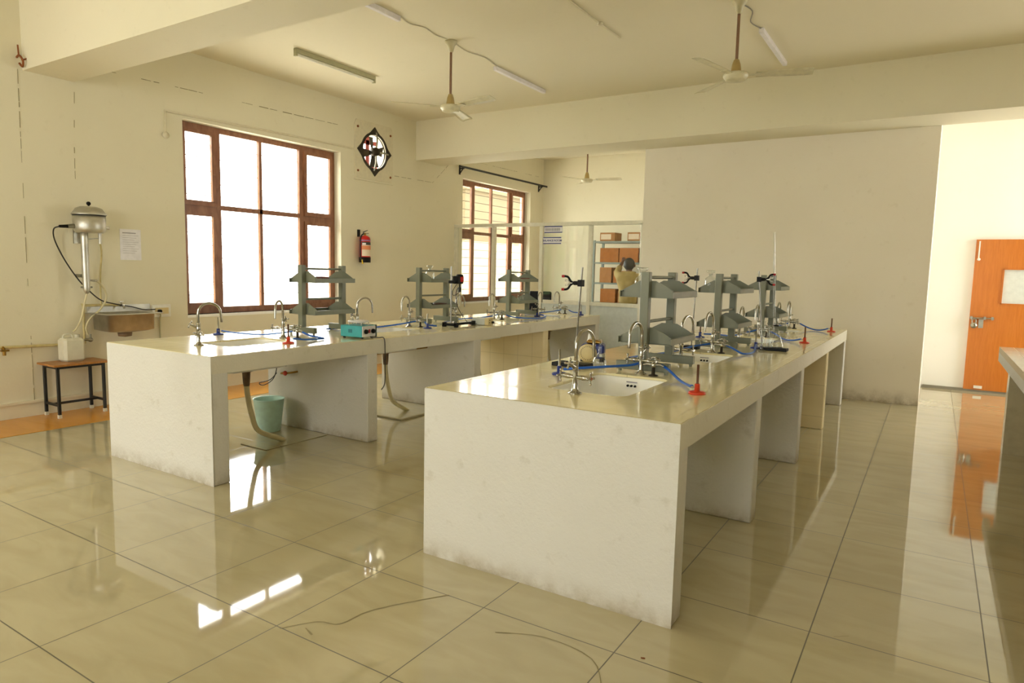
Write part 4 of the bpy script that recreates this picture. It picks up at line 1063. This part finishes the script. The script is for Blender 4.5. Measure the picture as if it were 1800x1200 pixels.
make_fan((-1.54, 5.88), 'larger cream ceiling fan with tan hood on the right', 3.07, -104)
make_fan((-5.20, 10.6), 'ceiling fan hanging in the glazed side room', 2.985, 10)

# ------------------------------------------------------------------ glazed partition and signs
pa = thing('glass_partition', 'cream aluminium partition with glass panes before the side room', 'partition', (XW, 9.22, 0))
PX = [0.0, .80, 1.70, 2.545, 3.365]; w = .055
for i, x in enumerate(PX):
    xa = x if i == 0 else x-w/2
    if i == 4: xa = x-w+.03
    MB().box(xa, xa+w, -.03, .03, 0, 2.14).build('post', 'alum', pa)
MB().box(0, 3.40, -.03, .03, 2.13, 2.185).build('top_rail', 'alum', pa)
for i in (2, 3):
    MB().box(PX[i], PX[i+1], -.028, .028, .93, .985).build('middle_rail', 'alum', pa)
    MB().box(PX[i]+.02, PX[i+1]-.02, -.008, .008, .06, .93).build('lower_panel', 'panel', pa)
    MB().box(PX[i]+.02, PX[i+1]-.02, -.003, .003, .985, 2.13).build('glass_pane', 'pglass', pa)
    MB().box(PX[i], PX[i+1], -.028, .028, 0, .06).build('bottom_rail', 'alum', pa)
MB().box(.02, PX[1], -.028, .028, 0, .08).build('bottom_rail', 'alum', pa)
MB().box(.02, PX[1]-.02, -.003, .003, .08, 2.13).build('glass_pane', 'pglass', pa)
RX = Matrix.Rotation(pi/2, 3, 'X')
for zz, txt, lab, xx in ((2.075, 'INSTRUMENT ROOM', 'upper white sign with blue bands on the partition glass', -5.065), (1.905, 'BALANCE ROOM', 'lower blue-lettered sign reading BALANCE ROOM on the glass', -5.08)):
    s_ = thing('door_sign', lab, 'sign', (xx, 9.213, zz), 0, 'signs stuck on the partition glass')
    MB().box(-.16, .16, -.003, .0, -.052, .058).build('board', 'paper', s_)
    b = MB(); b.box(-.158, .158, -.004, -.003, .040, .054); b.box(-.158, .158, -.004, -.003, -.050, -.036); b.build('blue_band', 'ink', s_)
    if txt.startswith('BAL'): text_mesh('lettering', txt, .044, 'ink', s_, (0, -.0045, .001), RX, .0008)
    else:
        b = MB(); xk = -.145
        random.seed(3)
        while xk < .12:
            wk = random.uniform(.008, .016); b.box(xk, xk+wk, -.004, -.003, -.02, .022); xk += wk+.006
        b.build('faint_lettering', 'inkg', s_)

# side room contents: shelving, boxes, chair, person
sh = thing('storage_shelving', 'grey steel shelving full of cardboard boxes behind the glass', 'shelving', (-5.42, 11.45, 0))
for x in (0, 1.8):
    for y in (0, .4): MB().box(x-.02, x+.02, y-.02, y+.02, 0, 2.02).build('upright', 'shelfgrey', sh)
for zz in (.12, .50, .85, 1.215, 1.59, 1.975): MB().box(-.02, 1.82, -.03, .43, zz-.0, zz+.03).build('shelf', 'shelfgrey', sh)
def cbox(x, y, z, a, b_, c, label, mat='cardboard', tagm=False):
    r_ = thing('cardboard_box', label, 'box', (x, y, z), random.uniform(-.05, .05), 'cardboard boxes on the shelving')
    MB().bbox(-a/2, a/2, -b_/2, b_/2, 0, c, .004).build('carton', mat, r_)
    if tagm: MB().box(-a/2+.02, a/2-.08, -b_/2-.002, -b_/2, .03, c-.03).build('label', 'label', r_)
random.seed(11)
cbox(-5.16, 11.6, 2.006, .30, .3, .155, 'left of two labelled cartons on top of the shelving', 'cardboard', True)
cbox(-4.62, 11.6, 2.006, .30, .3, .155, 'right of two labelled cartons on top of the shelving', 'cardboard', True)
for k, (x, wd, wh) in enumerate(((-5.12, .36, 'leftmost'), (-4.73, .36, 'second from left'), (-4.34, .36, 'third from left'), (-3.93, .36, 'rightmost'))):
    cbox(x, 11.6, 1.621, wd, .3, .26, f'{wh} large carton on the second highest shelf', 'cardboard2')
cbox(-5.17, 11.6, 1.246, .24, .3, .28, 'carton left of the person on the third shelf down', 'cardboard', False)
cbox(-4.88, 11.6, 1.246, .28, .3, .22, 'lower carton just left of the person, third shelf down', 'cardboard2')
cbox(-5.12, 11.6, .881, .30, .3, .25, 'leftmost carton on the shelf at waist height', 'cardboard2')
cbox(-4.78, 11.6, .881, .28, .3, .22, 'carton at waist height behind the person', 'cardboard')
cbox(-4.2, 11.6, .881, .34, .3, .25, 'right carton on the shelf at waist height', 'cardboard2')
cbox(-5.1, 11.6, .531, .34, .3, .2, 'carton on the low shelf', 'cardboard2')

ch = thing('office_chair', 'black chair standing inside the side room by the window wall', 'chair', (-6.12, 10.6, 0), .3)
b = MB(); b.bbox(-.24, .24, -.22, .22, .43, .50, .03); b.build('seat', 'blackp', ch)
b = MB(); b.bbox(-.21, .21, .20, .26, .56, 1.06, .02); b.build('backrest', 'blackp', ch)
b = MB(); b.box(-.03, .03, .22, .25, .40, .6); b.cyl((0, 0, .1), (0, 0, .43), .03, n=12); b.build('column', 'black', ch)
b = MB()
for k in range(5):
    t = 2*pi*k/5; b.tube([(0, 0, .12), (.25*cos(t), .25*sin(t), .07)], .018, n=8); b.sphere((.27*cos(t), .27*sin(t), .028), .028, 8)
b.build('star_base', 'black', ch)

def skinned(name, verts, edges, radii, mat, parent, lev=2):
    me = bpy.data.meshes.new(name); me.from_pydata(verts, edges, []); me.update()
    o = bpy.data.objects.new(name, me); COL.objects.link(o); o.parent = parent
    md = o.modifiers.new('skin', 'SKIN'); md.use_smooth_shade = True
    sv = me.skin_vertices[0].data if me.skin_vertices else None
    if sv is None:
        me.attributes  # skin layer is made with the modifier in most builds
    for i, r_ in enumerate(radii):
        sv[i].radius = r_ if isinstance(r_, tuple) else (r_, r_)
        sv[i].use_root = (i == 0)
    o.modifiers.new('sub', 'SUBSURF').levels = lev; o.modifiers['sub'].render_levels = lev
    me.materials.append(M[mat])
    return o
pe = thing('person', 'person in a khaki shirt seen from behind, arms raised to the shelves', 'person', (-4.52, 10.98, 0))
def ensure_skin(me):
    pass
V = [(0, 0, .88), (0, .0, 1.02), (0, .0, 1.18), (0, .01, 1.30), (0, .01, 1.40), (0, .0, 1.46), (0, .01, 1.53), (0, .015, 1.585), (0, .01, 1.63),      # 0-8 pelvis..crown
     (-.17, .01, 1.375), (-.26, .08, 1.42), (-.24, .22, 1.58), (-.235, .27, 1.63),                                                                        # 9-12 left arm
     (.17, .01, 1.375), (.27, .10, 1.36), (.24, .26, 1.47), (.235, .31, 1.51),                                                                            # 13-16 right arm
     (-.09, 0, .80), (-.10, .01, .46), (-.10, 0, .08), (-.10, .11, .035), (.09, 0, .80), (.10, .01, .46), (.10, 0, .08), (.10, .11, .035)]
Eg = [(0, 1), (1, 2), (2, 3), (3, 4), (4, 5), (5, 6), (6, 7), (7, 8), (3, 9), (9, 10), (10, 11), (11, 12), (3, 13), (13, 14), (14, 15), (15, 16),
      (0, 17), (17, 18), (18, 19), (19, 20), (0, 21), (21, 22), (22, 23), (23, 24)]
Rr = [.12, .11, .12, .125, .06, .05, .075, .08, .055, .055, .045, .033, .026, .055, .045, .033, .026, .08, .055, .04, .035, .08, .055, .04, .035]
for s_, base in ((-1, 12), (1, 16)):                   # five fingers on each hand
    bx, by, bz = V[base]
    for k, (dx, ln) in enumerate(((-.028, .06), (-.012, .072), (.004, .075), (.019, .06))):
        V.append((bx+dx, by+.03, bz+.03)); V.append((bx+dx*1.2, by+.045+.01, bz+.03+ln*.75)); i_ = len(V)-2
        Eg += [(base, i_), (i_, i_+1)]; Rr += [.009, .007]
    V.append((bx-s_*.035, by+.025, bz+.0)); V.append((bx-s_*.055, by+.05, bz+.02)); i_ = len(V)-2
    Eg += [(base, i_), (i_, i_+1)]; Rr += [.01, .008]
skinned('body', V, Eg, Rr, 'skin', pe, 1)
SV = [(0, 0, .86), (0, 0, .98), (0, 0, 1.14), (0, .01, 1.29), (0, .01, 1.40), (-.17, .01, 1.375), (-.265, .08, 1.42), (-.245, .2, 1.56), (.17, .01, 1.375), (.275, .10, 1.36), (.245, .24, 1.455)]
SE = [(0, 1), (1, 2), (2, 3), (3, 4), (3, 5), (5, 6), (6, 7), (3, 8), (8, 9), (9, 10)]
SR = [(.19, .135), (.175, .125), (.175, .13), (.165, .13), (.085, .07), .085, .072, .05, .085, .072, .05]
skinned('shirt', SV, SE, SR, 'shirt', pe, 2)
TV = [(0, 0, .90), (-.09, 0, .78), (-.10, .01, .46), (-.10, 0, .1), (.09, 0, .78), (.10, .01, .46), (.10, 0, .1)]
skinned('trousers', TV, [(0, 1), (1, 2), (2, 3), (0, 4), (4, 5), (5, 6)], [(.17, .13), .1, .08, .065, .1, .08, .065], 'trouser', pe, 2)
b = MB(); b.sphere((0, -.005, 1.585), .098, 16, 1.12); hb = b.build('hair', 'hair', pe)
b = MB(); b.sphere((-.095, .01, 1.56), .018, 8, 1.5); b.sphere((.095, .01, 1.56), .018, 8, 1.5); b.build('ears', 'skin', pe)
fc = MB(); fc.lathe([(0, 0), (.014, .01), (.008, .035), (0, .04)], (0, .10, 1.545), (0, .3, 1), 8)
for s_ in (-1, 1): fc.sphere((s_*.03, .088, 1.58), .012, 8)
fc.tube([(-.025, .093, 1.515), (0, .1, 1.512), (.025, .093, 1.515)], .006, n=6); fc.build('face', 'skin', pe)

# ------------------------------------------------------------------ right-hand bench
rb = thing('wall_bench', 'tiled bench cut off by the right edge of the picture', 'laboratory bench', (.525, -2.0, 0))
MB().box(0, 1.3, 0, 9.36, .80, .85).build('countertop', 'fasc_tile', rb)
MB().box(0, .05, 0, 9.36, .725, .80).build('edge_beam', 'bench', rb)
for y in (8.83, 5.2, 1.0):
    MB().box(.05, 1.3, y, y+.15, 0, .80).build('pier', simple('taupe_tile', '#b5ab8d', .2) if y > 8 else 'bench', rb)

# ------------------------------------------------------------------ light
W = bpy.data.worlds.new('sky'); S.world = W; W.use_nodes = True
nt = W.node_tree; nt.nodes.clear()
o = nt.nodes.new('ShaderNodeOutputWorld'); bg = nt.nodes.new('ShaderNodeBackground')
nt.links.new(bg.outputs[0], o.inputs[0])
bg.inputs[0].default_value = (1.0, .985, .935, 1); bg.inputs[1].default_value = 9.0
def portal(name, loc, sx, sy, rot):
    l = bpy.data.lights.new(name, 'AREA'); l.shape = 'RECTANGLE'; l.size = sx; l.size_y = sy
    l.cycles.is_portal = True
    ob = bpy.data.objects.new(name, l); COL.objects.link(ob); ob.location = loc; ob.rotation_euler = rot
for i, (a, b_, c, d) in WIN.items():
    portal(f'daylight_portal_{i}', (XF-.10, (a+b_)/2, (c+d)/2), d-c, b_-a, (0, -pi/2, 0))
for i_, (a_, b_) in enumerate(BW): portal(f'daylight_portal_{5+i_}', ((a_+b_)/2, YB-.18, 1.924), 2.27, 2.116, (pi/2, 0, 0))
portal('daylight_portal_4', (XR+.12, 9.625, 1.65), 2.7, 1.35, (0, pi/2, 0))

# ------------------------------------------------------------------ camera
f, yaw, pitch, roll, h = 1177.4539, .5602, -.1057, .0215, 1.4337
F = Vector((-sin(yaw)*cos(pitch), cos(yaw)*cos(pitch), sin(pitch)))
R = Vector((cos(yaw), sin(yaw), 0)); U = R.cross(F)
R2 = R*cos(roll)+U*sin(roll); U2 = -R*sin(roll)+U*cos(roll)
cam = bpy.data.cameras.new('camera'); co = bpy.data.objects.new('camera', cam); COL.objects.link(co)
mat = Matrix((R2, U2, -F)).transposed().to_4x4(); mat.translation = (0, 0, h)
co.matrix_world = mat
cam.sensor_width = 36; cam.lens = f/1800*36; cam.clip_start = .05; cam.clip_end = 300
S.camera = co
S.view_settings.view_transform = 'Standard'; S.view_settings.look = 'None'
S.view_settings.exposure = .78; S.view_settings.gamma = 1; S.view_settings.use_curve_mapping = False
S.cycles.max_bounces = 10; S.cycles.diffuse_bounces = 6; S.cycles.glossy_bounces = 5
S.cycles.transparent_max_bounces = 24; S.cycles.sample_clamp_indirect = 6
S.cycles.use_denoising = True
